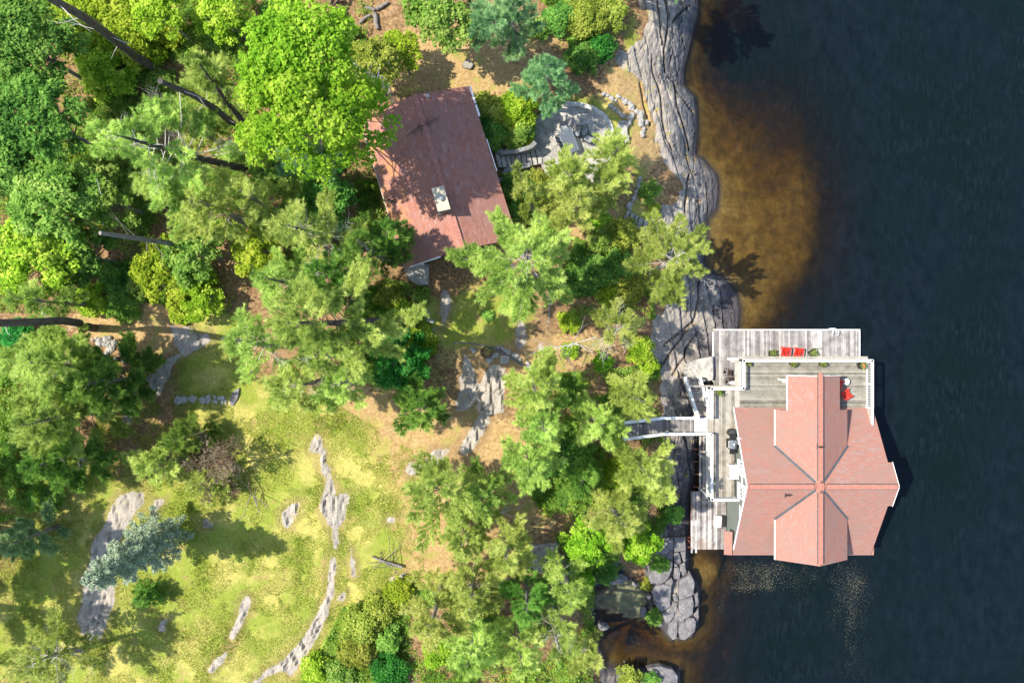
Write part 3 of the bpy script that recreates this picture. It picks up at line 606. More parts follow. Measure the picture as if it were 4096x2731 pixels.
planks(m, sx0, sx1, sy0, sy1, .75, 'y', wd=.15, rng=random.Random(21)); planks(m, W(2797, 0, .75).x, W(2830, 0, .75).x, sy1 + .01, W(0, 1745, .75).y, .75, 'y', wd=.15, rng=random.Random(2))
for px in (2763, 2780): p = W(px, 2200, .8); m.box((p.x + .08, p.y + 1.1, .80), (.14, 2.6, .05), .95)
m.build('deck_boards', M['dockS'], ds)
m = MB(); m.box(((sx0 + sx1) / 2, sy0 + .05, .6), (sx1 - sx0, .08, .2), .3); m.box((sx0 + .04, (sy0 + sy1) / 2 + .05, .6), (.08, sy1 - sy0, .2), .3); m.build('edge_board', M['rust'], ds)
for i in range(4): m = MB(); m.box((W(2812, 0, .6).x - .35, sy1 + .35 + i * 1.0, .62), (.9, .07, .1), .4); m.build('beam', M['rust'], ds)
for x, y in ((sx0 + .2, sy0 + .3), (sx1 - .4, sy0 + .3), (sx1 - 1.6, sy0 + 2.4)):
    m = MB(); m.tube([(x, y, -2), (x, y, .55)], .1); m.build('pile', M['brown'], ds)

st = thing('staircase', 'weathered wooden stairs with white railings climbing from the flagstones to the boathouse landing', 'stairs')
m = MB(); n = 15; rg = random.Random(4)
for i in range(n):
    t = i / (n - 1); y = -2.85 - t * 2.75; z = .98 + t * 1.95; xc = 14.12 + .36 * t; wd = 1.12 - .18 * t
    m.box((xc, y, z), (wd, .20, .05), rg.random())
m.build('tread', M['stair'], st)
m = MB()
for s in (-1, 1): m.beam((14.12 + s * .55, -2.8, .88), (14.48 + s * .46, -5.65, 2.88), .05, .22)
m.build('stringer', M['stair'], st)
railing(st, (13.57, -2.85, 1.0), (14.02, -5.72, 3.03), h=.9); railing(st, (14.72, -2.85, 1.0), (14.88, -4.9, 2.5), h=.9)
lp = MB(); lp.prism([(13.96, -6.9, ZDK + .01), (14.92, -6.9, ZDK + .01), (14.92, -5.8, ZDK + .01), (13.96, -5.8, ZDK + .01)], .08); lp.build('landing', M['white'], st)
fb = thing('footbridge', 'grey board footbridge with steps and white railings leading from the hillside to the boathouse', 'footbridge')
zt = 4.15; m = MB(); planks(m, 11.45, 13.93, -6.9, -5.8, ZDK, 'y', wd=.12, rng=random.Random(9))
for i in range(10):
    t = (i + .5) / 10; x = 11.45 - t * 3.1; yc = -6.35 - .22 * t; m.box((x, yc, ZDK + t * 1.15), (.29, 1.1, .05), rg.random())
m.build('walkway_boards', plankmat("bridge_boards", (.09, .085, .08), (.20, .19, .185), (.36, .34, .33), 'y', (.33, .27, .2), .4), fb)
railing(fb, (13.95, -5.76, ZDK), (11.45, -5.76, ZDK)); railing(fb, (11.45, -5.76, ZDK), (8.3, -5.98, 4.15))
railing(fb, (14.95, -6.96, ZDK), (11.45, -6.96, ZDK)); railing(fb, (11.45, -6.96, ZDK), (8.3, -7.2, 4.15))
m = MB()
for x in (13.8, 11.5, 9.6):
    for y in (-5.9, -6.85): m.box((x, y, 1.5), (.12, .12, 2.9))
m.build('support_post', M['brown'], fb)
# ================================================================ cottage
ct = thing('cottage', 'single storey cottage with dark red shingle roof and beige chimney among the trees', 'cottage')
zE, zG = 7.3, 8.9
RN, RS = W(1659, 379, zG), W(1851, 995, zG); EN, ES = W(1876, 344, zE), W(2070, 955, zE); LN, LS = W(1436, 470, zE), W(1620, 1071, zE)
ud = (RS - RN).normalized(); nd = Vector((-ud.y, ud.x, 0))
if nd.x < 0: nd = -nd
def cuv(p, s): q = p - RN; return (q.dot(ud), abs(q.dot(nd)) * 1.08)
m = MB()
def cslope(q, tones):
    U = [cuv(p, 1) for p in q]; i0 = len(m.v); m.prism([tuple(p) for p in q], .14, .0, U)
    for k, tn in enumerate(tones): m.t[i0 + k] = tn
# split the slopes so that the needle litter gathers along the low western eave
mid = lambda a, b, t: a.lerp(b, t)
cslope([RN, RS, ES, EN][::-1], [.1, .1, .05, .05]) if (RS - RN).cross(ES - RN).z < 0 else cslope([RN, RS, ES, EN], [.0] * 4)
a, b = mid(LN, RN, .38), mid(LS, RS, .38)
for q, tn in (([a, b, RS, RN], [.25, .1, .0, .1]), ([LN, LS, b, a], [1.1, .9, .2, .6])):
    if (q[1] - q[0]).cross(q[2] - q[0]).z < 0: q = q[::-1]; tn = tn[::-1]
    cslope(q, tn)
m.build('roof', M['roofC'], ct)
m = MB(); m.beam(RN + Vector((0, 0, .02)), RS + Vector((0, 0, .02)), .34, .05); m.build('ridge_cap', M['capC'], ct)
m = MB(); e = nd * -.45
def wallq(p, q, zt1, zt2, zb=4.4): m.poly([(p.x, p.y, zb), (q.x, q.y, zb), (q.x, q.y, zt2), (p.x, p.y, zt1)]); m.poly([(p.x, p.y, zt1), (q.x, q.y, zt2), (q.x, q.y, zb), (p.x, p.y, zb)])
cN = EN - nd * .5 + ud * .5; cS = ES - nd * .5 - ud * .5; dN = LN + nd * .5 + ud * .5; dS = LS + nd * .5 - ud * .5; gN = RN + ud * .5; gS = RS - ud * .5
for p, q, a_, b_ in ((cN, cS, 7.3, 7.3), (dS, dN, 7.3, 7.3), (cS, gS, 7.3, 8.7), (gS, dS, 8.7, 7.3), (dN, gN, 7.3, 8.7), (gN, cN, 8.7, 7.3)): wallq(p, q, a_, b_)
m.build('wall', M['wallC'], ct)
for f0, f1, wd_ in ((0.0, .115, .13), (.125, .20, .13), (.35, .56, .06)): m = MB(); m.beam(EN.lerp(ES, f0) + nd * .06 - Vector((0, 0, .03)), EN.lerp(ES, f1) + nd * .06 - Vector((0, 0, .03)), wd_, .08); m.build('gutter', M['whitem'], ct)
m = MB(); m.beam(LS + nd * .3 + ud * .03 - Vector((0, 0, .02)), LS.lerp(RS, .62) + ud * .04 - Vector((0, 0, .02)), .09, .1); m.build('barge_board', M['whitem'], ct)
m = MB(); m.beam(LN - nd * .03 - Vector((0, 0, .06)), LS - nd * .03 - Vector((0, 0, .06)), .05, .1); m.build('fascia', M['beige'], ct)
# chimney
cc = [W(x, y, 10.1) for x, y in ((1726, 754), (1775, 742), (1802, 836), (1752, 847))]; ce = sum(cc, Vector()) / 4
m = MB(); sh = [ce + (p - ce) * .9 for p in cc][::-1]; m.prism([(p.x, p.y, 10.02) for p in sh], 2.0); ch = m.build('chimney', plain("chimney_stone", (.20, .19, .18), .9, .35, scale=9), ct)
m = MB(); m.prism([(p.x, p.y, 10.12) for p in cc][::-1], .11); m.build('chimney_cap', M['beige'], ch)
m = MB(); m.tube([(ce.x, ce.y, 10.1), (ce.x, ce.y, 10.32)], .13, 14); m.tube([(ce.x, ce.y, 10.32), (ce.x, ce.y, 10.42)], [.19, .05], 14); m.build('flue_pipe', M['galv'], ch)
q = W(1762, 852, 8.8); m = MB(); m.box((q.x + .1, q.y, 8.7), (.6, .12, .05), rz=.2); m.build('flashing', M['galv'], ch)
p = W(1713, 392, 8.6); m = MB(); m.tube([(p.x, p.y, 8.2), (p.x, p.y, 8.95)], .07); m.box((p.x, p.y, 8.98), (.2, .2, .06), rz=.3); m.build('vent_pipe', M['galv'], ct)
p = W(1561, 806, 7.6); m = MB(); m.box((p.x, p.y, 7.85), (.34, .2, .3), rz=-.5); m.tube([(p.x - .5, p.y + .12, 7.45), (p.x, p.y, 7.8)], .02); m.build('floodlight', M['black'], ct)
# dead bough lying on the ridge
db = MB(); rg = random.Random(12); p0, p1 = W(1628, 545, 8.75), W(1742, 478, 8.95)
db.tube([p0 + Vector((0, 0, .05)), p0.lerp(p1, .5) + Vector((0, .08, .1)), p1], [.03, .025, .01], 5)
for i in range(150):
    t = rg.random() ** .6; p = p0.lerp(p1, t) + Vector((rg.uniform(-.25, .25), rg.uniform(-.25, .25), .04)) * (.4 + t * .7); a = rg.uniform(-.9, .9) + .5
    db.tube([p, p + Vector((cos(a), sin(a), rg.uniform(-.1, .5))) * rg.uniform(.1, .35)], [.008, .003], 3, cap=False)
tag(db.build('fallen_branch', plain("dead_twig", (.10, .07, .045), .9, .3)), 'dead brown twiggy branch lying across the cottage roof ridge', 'branch')
# lattice aerial mast behind the north gable
am = thing('antenna_mast', 'grey lattice aerial mast with television antenna at the cottage north corner', 'antenna mast')
b0, t0 = W(1579, 418, 4.8), W(1537, 336, 10.2); m = MB(); ring = [Vector((.24 * cos(a), .24 * sin(a), 0)) for a in (0.3, 2.4, 4.5)]
N = 14
for k in range(3):
    m.tube([b0 + ring[k], t0 + ring[k]], .022, 5)
    for i in range(N):
        q0, q1 = b0.lerp(t0, i / N), b0.lerp(t0, (i + 1) / N); j = (k + 1) % 3
        m.tube([q0 + ring[k], q1 + ring[j]], .011, 3, cap=False); m.tube([q0 + ring[j], q0 + ring[k]], .009, 3, cap=False)
m.build('lattice_tower', M['galv'], am)
t1 = W(1525, 309, 11.2); m = MB(); m.tube([t0 + ring[0] * 0, t1], .03, 6)
for k in range(3): m.tube([t0 + ring[k], t0 + (t1 - t0) * .35], .015, 4)
m.build('mast_pipe', M['galv'], am)
m = MB(); z = 11.2; A, B = W(1484, 310, z), W(1526, 309, z); m.beam(A, B, .04, .04)
for px, ya, yb in ((1478, 325, 344), (1494, 311, 329), (1499, 300, 351), (1512, 290, 330), (1517, 261, 352)): m.tube([W(px, ya, z + .03), W(px - (2 if px > 1510 else 0), yb, z + .03)], .014, 4)
m.tube([W(1512, 301, z), W(1547, 317, z)], .013, 4); m.build('aerial', M['whitem'], am)

# ================================================================ patio, stone stairs, table
flag = NT("flagstone"); co = flag.coord(); v = flag.n('TexVoronoi', feature='DISTANCE_TO_EDGE'); nzc = flag.n('TexNoise'); flag.l(co, nzc.inputs[0]); nzc.inputs['Scale'].default_value = 1.4
mx = flag.n('VectorMath', operation='MULTIPLY_ADD'); flag.l(nzc.outputs['Color'], mx.inputs[0]); mx.inputs[1].default_value = (.5, .5, .5); flag.l(co, mx.inputs[2]); flag.l(mx.outputs[0], v.inputs['Vector']); v.inputs['Scale'].default_value = 1.25
vc = flag.n('TexVoronoi'); flag.l(mx.outputs[0], vc.inputs['Vector']); vc.inputs['Scale'].default_value = 1.25
base = flag.mix(flag.step(flag.noise(co, 1.6, 6, .65), .38, .64), (.26, .245, .23), (.46, .445, .41))
base = flag.mix(flag.math('MULTIPLY', flag.step(flag.noise(co, 7, 5, .7), .5, .66), .6), base, (.50, .50, .46))
sepc = flag.n('SeparateColor'); flag.l(vc.outputs['Color'], sepc.inputs[0]); base = flag.mix(flag.math('MULTIPLY', sepc.outputs[0], .25), base, (.30, .235, .21))
jc = flag.mix(flag.attr('tone'), (.24, .235, .21), (.60, .54, .42))
base = flag.mix(flag.math('SUBTRACT', 1, flag.step(v.outputs['Distance'], .012, .035)), base, jc)
M['flag'] = flag.bsdf(base, .9, .2, bump=flag.noise(co, 7, 6, .7), bs=.4, bd=.03)
m = MB(); m.prism([tuple(W(x, y, ZP)) for x, y in PAT][::-1], .5, .0); pa = m.build('patio', M['flag']); tag(pa, kind='structure')
m = MB(); q = [W(x, y, ZP + .05) for x, y in PAT[2:10]]
for i in range(len(q) - 1): m.beam(q[i], q[i + 1], .34, .12, tone=0)
o = m.build('patio_kerb', plain("pale_stone", (.48, .47, .43), .9, .2, scale=4)); tag(o, 'curved pale stone edging around the round side of the patio', 'kerb')
p = [(2740, 1514), (2736, 1480), (2742, 1455), (2790, 1437), (2850, 1425), (2853, 1500), (2850, 1520), (2812, 1526)]
m = MB(); m.prism([tuple(W(x, y, 1.02)) for x, y in p][::-1], .8, 1.0); tag(m.build('flagstone_path', M['flag']), kind='structure')

ss = thing('stone_stairs', 'grey stone stairs going down between low walls from the cottage to the patio', 'stairs')
m = MB(); nst = 9
for i in range(nst):
    t0_, t1_ = i / nst, (i + 1) / nst; z = 4.95 - (4.95 - ZP - .1) * i / (nst - 1)
    def sp(t, s): xx = 1985 + (2165 - 1985) * t; cy = 632 + 12 * t - 36 * t * t; return W(xx + s * 8, cy + s * (36 + 8 * t), z)
    m.prism([tuple(sp(t0_, -1)), tuple(sp(t1_ - .018, -1)), tuple(sp(t1_ - .018, 1)), tuple(sp(t0_, 1))][::-1], .14, .0)
m.build('step', M['flag'], ss)
conc = plain("grey_concrete", (.20, .21, .21), .9, .2, scale=5)
for L in ([(1962, 590), (1990, 583), (2000, 613), (2060, 606), (2120, 590), (2142, 570)], [(1992, 722), (2026, 712), (2017, 684), (2070, 672), (2120, 660)]):
    m = MB(); q = [W(x, y, 5.1) for x, y in L]
    for i in range(len(q) - 1): m.beam(q[i] - Vector((0, 0, .5)), q[i + 1] - Vector((0, 0, .5)), .3, 1.1 + .004 * i)
    m.build('side_wall', conc, ss)

# furniture builders -------------------------------------------------
def muskoka(label, loc, rz, group):
    """slat chair; faces local +y"""
    t = thing('muskoka_chair', label, 'chair', loc, rz, group); t.scale = (.80, .86, .92)
    m = MB()
    for i in range(5): m.box((0, .28 - i * .125, .36 - i * .032), (.54, .115, .025), rx=.2)
    m.build('seat', M['red'], t)
    m = MB()
    for i in range(5):
        x = -.22 + i * .11; hgt = .78 - abs(i - 2) * .05; m.box((x, -.36 - hgt * .16, .28 + hgt * .45), (.10, .022, hgt), rx=.38)
    m.box((0, -.42, .5), (.6, .03, .07), rx=.38); m.build('backrest', M['red'], t)
    for s in (-1, 1):
        m = MB(); P = [(s * .27, -.42), (s * .40, -.44), (s * .45, -.05), (s * .44, .34), (s * .36, .40), (s * .29, .33), (s * .31, .0)]
        P = P if s > 0 else P[::-1]; m.prism([(x, y, .58) for x, y in P], .025); m.build('armrest', M['red'], t)
        m = MB(); m.box((s * .33, .30, .28), (.035, .12, .56)); m.build('leg', M['red'], t)
        m = MB(); m.beam((s * .29, .34, .38), (s * .29, -.62, .05), .03, .13); m.build('leg', M['red'], t)
    return t
def potmesh(t, kind, r, h, leafm, seed, flower=None, tall=.25):
    m = MB()
    if kind == 'round':
        m.tube([(0, 0, 0), (0, 0, h)], [r * .75, r], 18); m.tube([(0, 0, h - .04), (0, 0, h + .01)], r * 1.06, 18)
    else:
        m.prism([(-r, -r, h), (r, -r, h), (r, r, h), (-r, r, h)], h)
        for s in (-1, 1): m.box((s * r, 0, h), (.04, r * 2.12, .05)); m.box((0, s * r, h + .003), (r * 2.12, .04, .05))
    m.build('pot', M['darkpot'], t)
    R = np.random.RandomState(seed); n = 170; c = R.normal(0, 1, (n, 3)) * (r * .5, r * .5, tall * .35) + (0, 0, h + tall * .45)
    leaves(t, 'foliage', c, .075, leafm, R)
    if flower:
        c = R.normal(0, 1, (14, 3)) * (r * .4, r * .4, .04) + (0, 0, h + tall * .95); leaves(t, 'flower', c, .07, flower, R)
def leaves(parent, name, c, s, mat, R, up=.6):
    n = len(c); nr = R.normal(0, 1, (n, 3)) + (0, 0, up * 2.2); nr /= np.linalg.norm(nr, axis=1)[:, None]
    a = np.cross(nr, R.normal(0, 1, (n, 3))); a /= np.linalg.norm(a, axis=1)[:, None]; b = np.cross(nr, a); ss_ = s * R.uniform(.65, 1.35, (n, 1))
    V = np.stack([c - a * ss_, c - b * ss_ * .6, c + a * ss_, c + b * ss_ * .6], 1).reshape(-1, 3); F = np.arange(n * 4).reshape(n, 4)
    return np_mesh(name, V, F, mat, parent, tone=np.repeat(R.rand(n), 4))
M['potleaf'] = leafmat("potted_leaves", [(.10, .16, .04), (.20, .28, .07), (.38, .42, .14)])
M['flower'] = plain("red_flowers", (.65, .12, .06), .6, .3, scale=30)
GR = 'red muskoka chairs'
ZD = .5
muskoka('red muskoka chair on the lower dock, the one on the left of the pair', W(3141, 1404, ZD + .3) - Vector((0, 0, .3)), -.05, GR)
muskoka('red muskoka chair on the lower dock, beside the diamond turned planter', W(3193, 1407, ZD + .3) - Vector((0, 0, .3)), -.12, GR)
muskoka('red muskoka chair on the upper deck half in the sun, facing the lake', W(3384, 1576, ZDK + .3) - Vector((0, 0, .3)), -1.05, GR)
muskoka('red muskoka chair on the upper deck mostly hidden under the porch roof', W(3353, 1536, ZDK + .3) - Vector((0, 0, .3)), -1.9, GR)
PL = [('planter', 'dark square planter of green plants left of the red dock chairs', 3091, 1414, ZD, 'sq', .25, .28, .06, 1, 0), ('planter', 'dark square planter turned like a diamond right of the red dock chairs', 3253, 1411, ZD, 'sq', .25, .3, .6, 2, 0),
      ('flower_pot', 'green potted plant in the upper deck corner by the west railing', 2994, 1454, ZDK, 'round', .13, .3, 0, 3, 0), ('flower_pot', 'round dark pot of pale green plant behind the front railing, nearer the middle chairs', 3172, 1456, ZDK, 'round', .2, .4, 0, 4, 0),
      ('flower_pot', 'round dark pot with a yellow green rosette by the front railing, towards the lake', 3290, 1456, ZDK, 'round', .2, .4, .5, 5, 0), ('planter', 'dark square planter with red flowers in the deck corner over the lake', 3450, 1461, ZDK, 'sq', .21, .42, .35, 6, 1),
      ('flower_pot', 'round dark pot with green plant on the side deck by the railing corner', 2878, 1571, ZDK, 'round', .22, .35, 0, 7, 0)]
for nm, lb, px, py, z, kd, r, h, rz, sd_, fl in PL:
    p = W(px, py, z + h); p.z = z; t = thing(nm, lb, 'planter', p, rz, 'potted plants on the decks'); potmesh(t, kd, r, h, M['potleaf'], sd_, M['flower'] if fl else None)
# round table
p = W(3386, 1526, ZDK + .5); t = thing('side_table', 'small round white table beside the red chair on the upper deck', 'table', (p.x, p.y, ZDK))
m = MB(); m.tube([(0, 0, .47), (0, 0, .5)], .24, 28); m.build('table_top', M['white'], t); m = MB(); m.tube([(0, 0, .5), (0, 0, .53)], .025, 8); m.build('umbrella_hole', M['grey'], t)
for k in range(4):
    a = k * pi / 2 + .4; m = MB(); m.tube([(.17 * cos(a), .17 * sin(a), .47), (.2 * cos(a), .2 * sin(a), 0)], .018, 6); m.build('leg', M['white'], t)
# barbecue
p = W(2932, 1776, ZDK + .9); t = thing('barbecue', 'grey gas barbecue with black side shelves against the boathouse gable', 'barbecue', (p.x, p.y, ZDK), 0)
m = MB(); m.box((0, 0, .42), (.52, .66, .72)); m.build('cabinet', M['black'], t)
m = MB(); m.box((0, .55, .82), (.46, .40, .04)); m.build('side_shelf', M['black'], t); m = MB(); m.box((0, -.55, .82), (.46, .40, .04)); m.build('side_shelf', M['black'], t)
m = MB(); m.box((-.04, 0, .84), (.60, .70, .1)); m.build('firebox', M['black'], t)
m = MB(); P = [(-.27, .86), (-.25, 1.0), (-.12, 1.12), (.08, 1.14), (.24, 1.02), (.26, .86)]
for i in range(5): m.poly([(P[i][0], -.32, P[i][1]), (P[i + 1][0], -.32, P[i + 1][1]), (P[i + 1][0], .32, P[i + 1][1]), (P[i][0], .32, P[i][1])][::-1])
m.poly([(a, -.32, b) for a, b in P][::-1]); m.poly([(a, .32, b) for a, b in P]); lid = m.build('lid', M['grey'], t)
m = MB(); m.tube([(-.33, -.25, .97), (-.33, .25, .97)], .02, 8); m.box((-.30, .22, .97), (.07, .03, .03)); m.box((-.30, -.22, .97), (.07, .03, .03)); m.build('handle', M['whitem'], lid)
m = MB(); m.box((.0, 0, 1.15), (.09, .14, .01)); m.build('badge', M['whitem'], lid)
p = W(2934, 1732, ZDK + .6); R = np.random.RandomState(3); m = MB()
for i in range(10):
    a0 = i * 2 * pi / 10; m.poly([(0, 0, .72), (.34 * cos(a0), .26 * sin(a0), .62), (.34 * cos(a0 + .63), .26 * sin(a0 + .63), .60)], .3)
    m.poly([(.34 * cos(a0), .26 * sin(a0), .62), (.36 * cos(a0), .30 * sin(a0), 0), (.36 * cos(a0 + .63), .3 * sin(a0 + .63), 0), (.34 * cos(a0 + .63), .26 * sin(a0 + .63), .6)], .3)
o = m.build('covered_smoker', plain("dark_cover", (.035, .04, .04), .7, .3), smooth=False); o.location = (p.x, p.y, ZDK); tag(o, 'dark fabric covered cooker standing next to the gas barbecue', 'covered grill')
# white patio table against the gable
p = W(2937, 1887, ZDK + .74); t = thing('deck_table', 'plain white rectangular table below the boathouse gable windows', 'table', (p.x, p.y, ZDK))
m = MB(); m.box((0, 0, .73), (.66, 1.1, .04)); m.box((0, .52, .76), (.68, .04, .04)); m.box((0, -.52, .76), (.68, .04, .04)); m.build('table_top', M['white'], t)
for x in (-.3, .3):
    for y in (-.5, .5): m = MB(); m.box((x, y, .36), (.05, .05, .70)); m.build('leg', M['white'], t)
m = MB(); m.box((-.36, .5, .70), (.26, .05, .04), rz=.3); m.box((-.36, -.5, .70), (.26, .05, .04), rz=-.3); m.build('bracket', M['white'], t)
# box on the southern dock
p = W(2873, 2086, 1.2); t = thing('storage_box', 'white lidded box with a slatted back on the old dock', 'box', (p.x, p.y, .75), -.05)
m = MB(); m.box((0, 0, .22), (.46, .85, .44)); m.build('body', M['white'], t); m = MB(); m.box((-.02, 0, .46), (.52, .9, .05)); m.box((0, .2, .5), (.5, .04, .03)); m.box((0, -.1, .5), (.5, .04, .03)); m.build('lid', M['whitem'], t)
m = MB(); m.box((.29, 0, .40), (.05, .95, .5)); m.build('backrest', M['brown'], t)
# brown lounge chairs and satellite dish on the lower dock
for lb, px, py, rz in (('brown framed folding lounge chair on the lower dock, the northern one', 2918, 1490, -.12), ('brown framed folding lounge chair partly under the satellite dish', 2925, 1520, .3)):
    p = W(px, py, .9); t = thing('lounge_chair', lb, 'chair', (p.x, p.y, .5), rz, 'brown folding chairs on the dock')
    m = MB()
    for s in (-1, 1): m.beam((-.3, s * .28, .40), (.35, s * .28, .36), .03, .03); m.beam((-.3, s * .28, .40), (-.62, s * .28, .85), .03, .03)
    m.box((-.3, 0, .40), (.03, .58, .03)); m.box((.35, 0, .36), (.03, .58, .03)); m.box((-.62, 0, .85), (.03, .58, .03)); m.build('frame', M['brown'], t)
    m = MB(); m.box((.02, 0, .385), (.3, .44, .012)); m.build('seat', M['brown'], t); m = MB(); m.box((-.46, 0, .62), (.36, .22, .012), ry=.95); m.build('backrest', M['brown'], t)
    for x in (-.28, .32):
        for s in (-1, 1): m = MB(); m.box((x, s * .28, .19), (.03, .03, .38)); m.build('leg', M['brown'], t)
p = W(2931, 1530, 2.3); t = thing('satellite_dish', 'small white oval satellite dish on an arm at the deck corner', 'satellite dish', p)
m = MB(); n = 20
for i in range(n):
    a0, a1 = 2 * pi * i / n, 2 * pi * (i + 1) / n
    for f0, f1 in ((0, .5), (.5, 1)):
        q = [(f0 * .34 * cos(a0), f0 * .13 * sin(a0), f0 * f0 * .08), (f1 * .34 * cos(a0), f1 * .13 * sin(a0), f1 * f1 * .08), (f1 * .34 * cos(a1), f1 * .13 * sin(a1), f1 * f1 * .08), (f0 * .34 * cos(a1), f0 * .13 * sin(a1), f0 * f0 * .08)]
        m.poly(q); m.poly([(x, y, z - .02) for x, y, z in q][::-1])
m.build('reflector', M['whitem'], t); m = MB(); m.tube([(0, 0, 0), (.42, .03, .12)], .015, 6); m.box((.42, .03, .14), (.09, .08, .06)); m.build('receiver_arm', M['grey'], t)
m = MB(); m.tube([(0, -.05, -.02), (.05, -.16, -1.75)], .03, 8); m.build('mounting_pole', M['whitem'], t)
# swim ladder, rusty rail ladder
p = W(3343, 1324, .8); t = thing('swim_ladder', 'white tube swim ladder hooked over the north edge of the lower dock', 'ladder', (p.x, p.y, .5))
for s in (-1, 1):
    m = MB(); m.tube([(s * .22, -.32, .02), (s * .22, -.30, .25), (s * .22, -.1, .38), (s * .22, .12, .25), (s * .22, .2, -.3), (s * .22, .22, -1.3)], .028, 8); m.build('handrail', M['whitem'], t)
for z in (-.25, -.55, -.85): m = MB(); m.box((0, .21, z), (.44, .08, .03)); m.build('rung', M['whitem'], t)
p = W(2752, 2170, .9); t = thing('boat_rail', 'rusty red steel bracket frame between the rock and the old dock', 'steel frame', (p.x, p.y, .35))
m = MB(); m.box((0, -.45, .2), (.4, .09, .09)); m.box((0, .35, .2), (.4, .07, .09)); m.box((-.12, -.05, .18), (.07, .8, .07)); m.box((.1, .1, .22), (.06, .5, .06), rz=.6); m.box((0, -.1, -.3), (.08, .08, 1.)); m.build('frame', M['rust'], t)

# patio dining set
AX = -.33
p = W(2274, 562, ZP + .72); t = thing('dining_table', 'grey slatted rectangular dining table on the stone patio', 'table', (p.x, p.y, ZP), radians(20))
m = MB()
for i in range(7): m.box((-.42 + i * .14, 0, .72), (.105, 1.75, .03), .4)
m.build('table_top', M['grey'], t)
m = MB(); m.box((0, .88, .705), (.98, .05, .05)); m.box((0, -.88, .705), (.98, .05, .05)); m.box((.49, 0, .703), (.04, 1.76, .05)); m.box((-.49, 0, .703), (.04, 1.76, .05)); m.build('table_frame', M['grey'], t)
for x in (-.42, .42):
    for y in (-.8, .8): m = MB(); m.box((x, y, .35), (.05, .05, .68)); m.build('leg', M['grey'], t)
def patio_chair(lb, px, py, rz):
    p = W(px, py, ZP + .45); t = thing('patio_chair', lb, 'chair', (p.x, p.y, ZP), rz, 'patio chairs around the grey table')
    m = MB(); m.box((0, 0, .42), (.48, .50, .025)); m.build('seat', M['greyfab'], t); m = MB(); m.box((0, -.29, .68), (.48, .02, .50), rx=.2); m.build('backrest', M['greyfab'], t)
    m = MB()
    for s in (-1, 1): m.box((s * .27, 0, .415), (.03, .56, .035)); m.box((s * .27, -.29, .68), (.03, .03, .52), rx=.2); m.box((s * .28, .02, .63), (.045, .50, .025))
    m.box((0, -.345, .93), (.57, .03, .03)); m.box((0, .27, .415), (.54, .03, .035)); m.build('frame', M['black'], t)
    for s in (-1, 1):
        for y in (-.25, .25): m = MB(); m.box((s * .27, y, .3 if y > 0 else .2), (.03, .03, .6 if y > 0 else .4)); m.build('leg', M['black'], t)
for a in (('grey patio chair on the cottage side of the table, the upper one', 2239, 556, radians(-72)), ('grey patio chair on the cottage side of the table, the lower one', 2254, 583, radians(-72)), ('dark patio chair standing empty at the north head of the table', 2257, 512, radians(200)),
          ('grey patio chair on the lake side of the table with its back to the north', 2308, 530, radians(165)), ('patio chair pushed out towards the curved patio edge', 2352, 556, radians(60)), ('patio chair with dark frame behind the pine sprig', 2338, 527, radians(190))): patio_chair(*a)
def log(name, lb, cat, a, b, r, mat, group=None, seed=0, tw=0):
    R = random.Random(seed); n = 6; pts = []; rs = []
    for i in range(n + 1):
        q = a.lerp(b, i / n); pts.append((q.x + R.uniform(-.04, .04), q.y + R.uniform(-.04, .04), q.z + R.uniform(-.02, .02))); rs.append(r * (1 - .35 * i / n) * R.uniform(.9, 1.1))
    m = MB(); m.tube(pts, rs, 9)
    for i in range(tw):
        q = a.lerp(b, R.uniform(.1, 1)); an = R.uniform(0, 6.28); m.tube([q, q + Vector((cos(an), sin(an), R.uniform(.1, .7))) * R.uniform(.3, 1.1)], [r * .25, .008], 5)
    o = m.build(name, mat, smooth=True); return tag(o, lb, cat, group)
M['barkd'] = barkmat("dark_bark", (.045, .038, .034), (.14, .12, .11)); M['barkg'] = barkmat("grey_bark", (.12, .11, .10), (.30, .27, .25)); M['dead'] = barkmat("bleached_wood", (.34, .32, .29), (.66, .62, .58)); M['barkr'] = barkmat("rusty_bark", (.10, .06, .04), (.26, .17, .12))
log('charred_log', 'short dark charred log standing up on the pale patio', 'log', W(2404, 632, ZP) , W(2408, 590, ZP + .7), .09, M['black'], seed=1)
log('driftwood_plank', 'pale driftwood timber lying on the orange sand below the patio', 'timber', G(2268, 818, .12), G(2294, 850, .12), .12, M['dead'], seed=2)
m = MB(); q = [G(2224, 812, .35), G(2229, 835, .4), G(2226, 860, .35), G(2215, 880, .3)]
for i in range(3): m.beam(q[i], q[i + 1], .05, .3)
tag(m.build('canoe_gunwale', M['red']), 'curved red painted board half buried in the shrubs beside the sand', 'red board')
for lb, px, py, r, h, sd_ in (('tall mossy grey tree stump on the dry grass nearer the woodpile', 1760, 152, .36, .55, 1), ('low flat grey tree stump on the dry grass north of the cottage', 1872, 263, .38, .22, 2)):
    p = G(px, py); R = random.Random(sd_); m = MB(); P = []
    for i in range(14): a = 2 * pi * i / 14; P.append((r * R.uniform(.85, 1.12) * cos(a), r * R.uniform(.8, 1.1) * sin(a)))
    m.prism([(x, y, h) for x, y in P], h + .2); t = thing('tree_stump', lb, 'stump', p, 0, 'tree stumps on the dry grass'); m.build('trunk', M['barkg'], t)
    m = MB(); m.prism([(x * .9, y * .9, h + .02) for x, y in P], .02); m.build('cut_face', plain("cut_wood", (.30, .27, .23), .9, .3, scale=9), t)
p = G(1946, 1408); m = MB(); n = 30; m_in = []
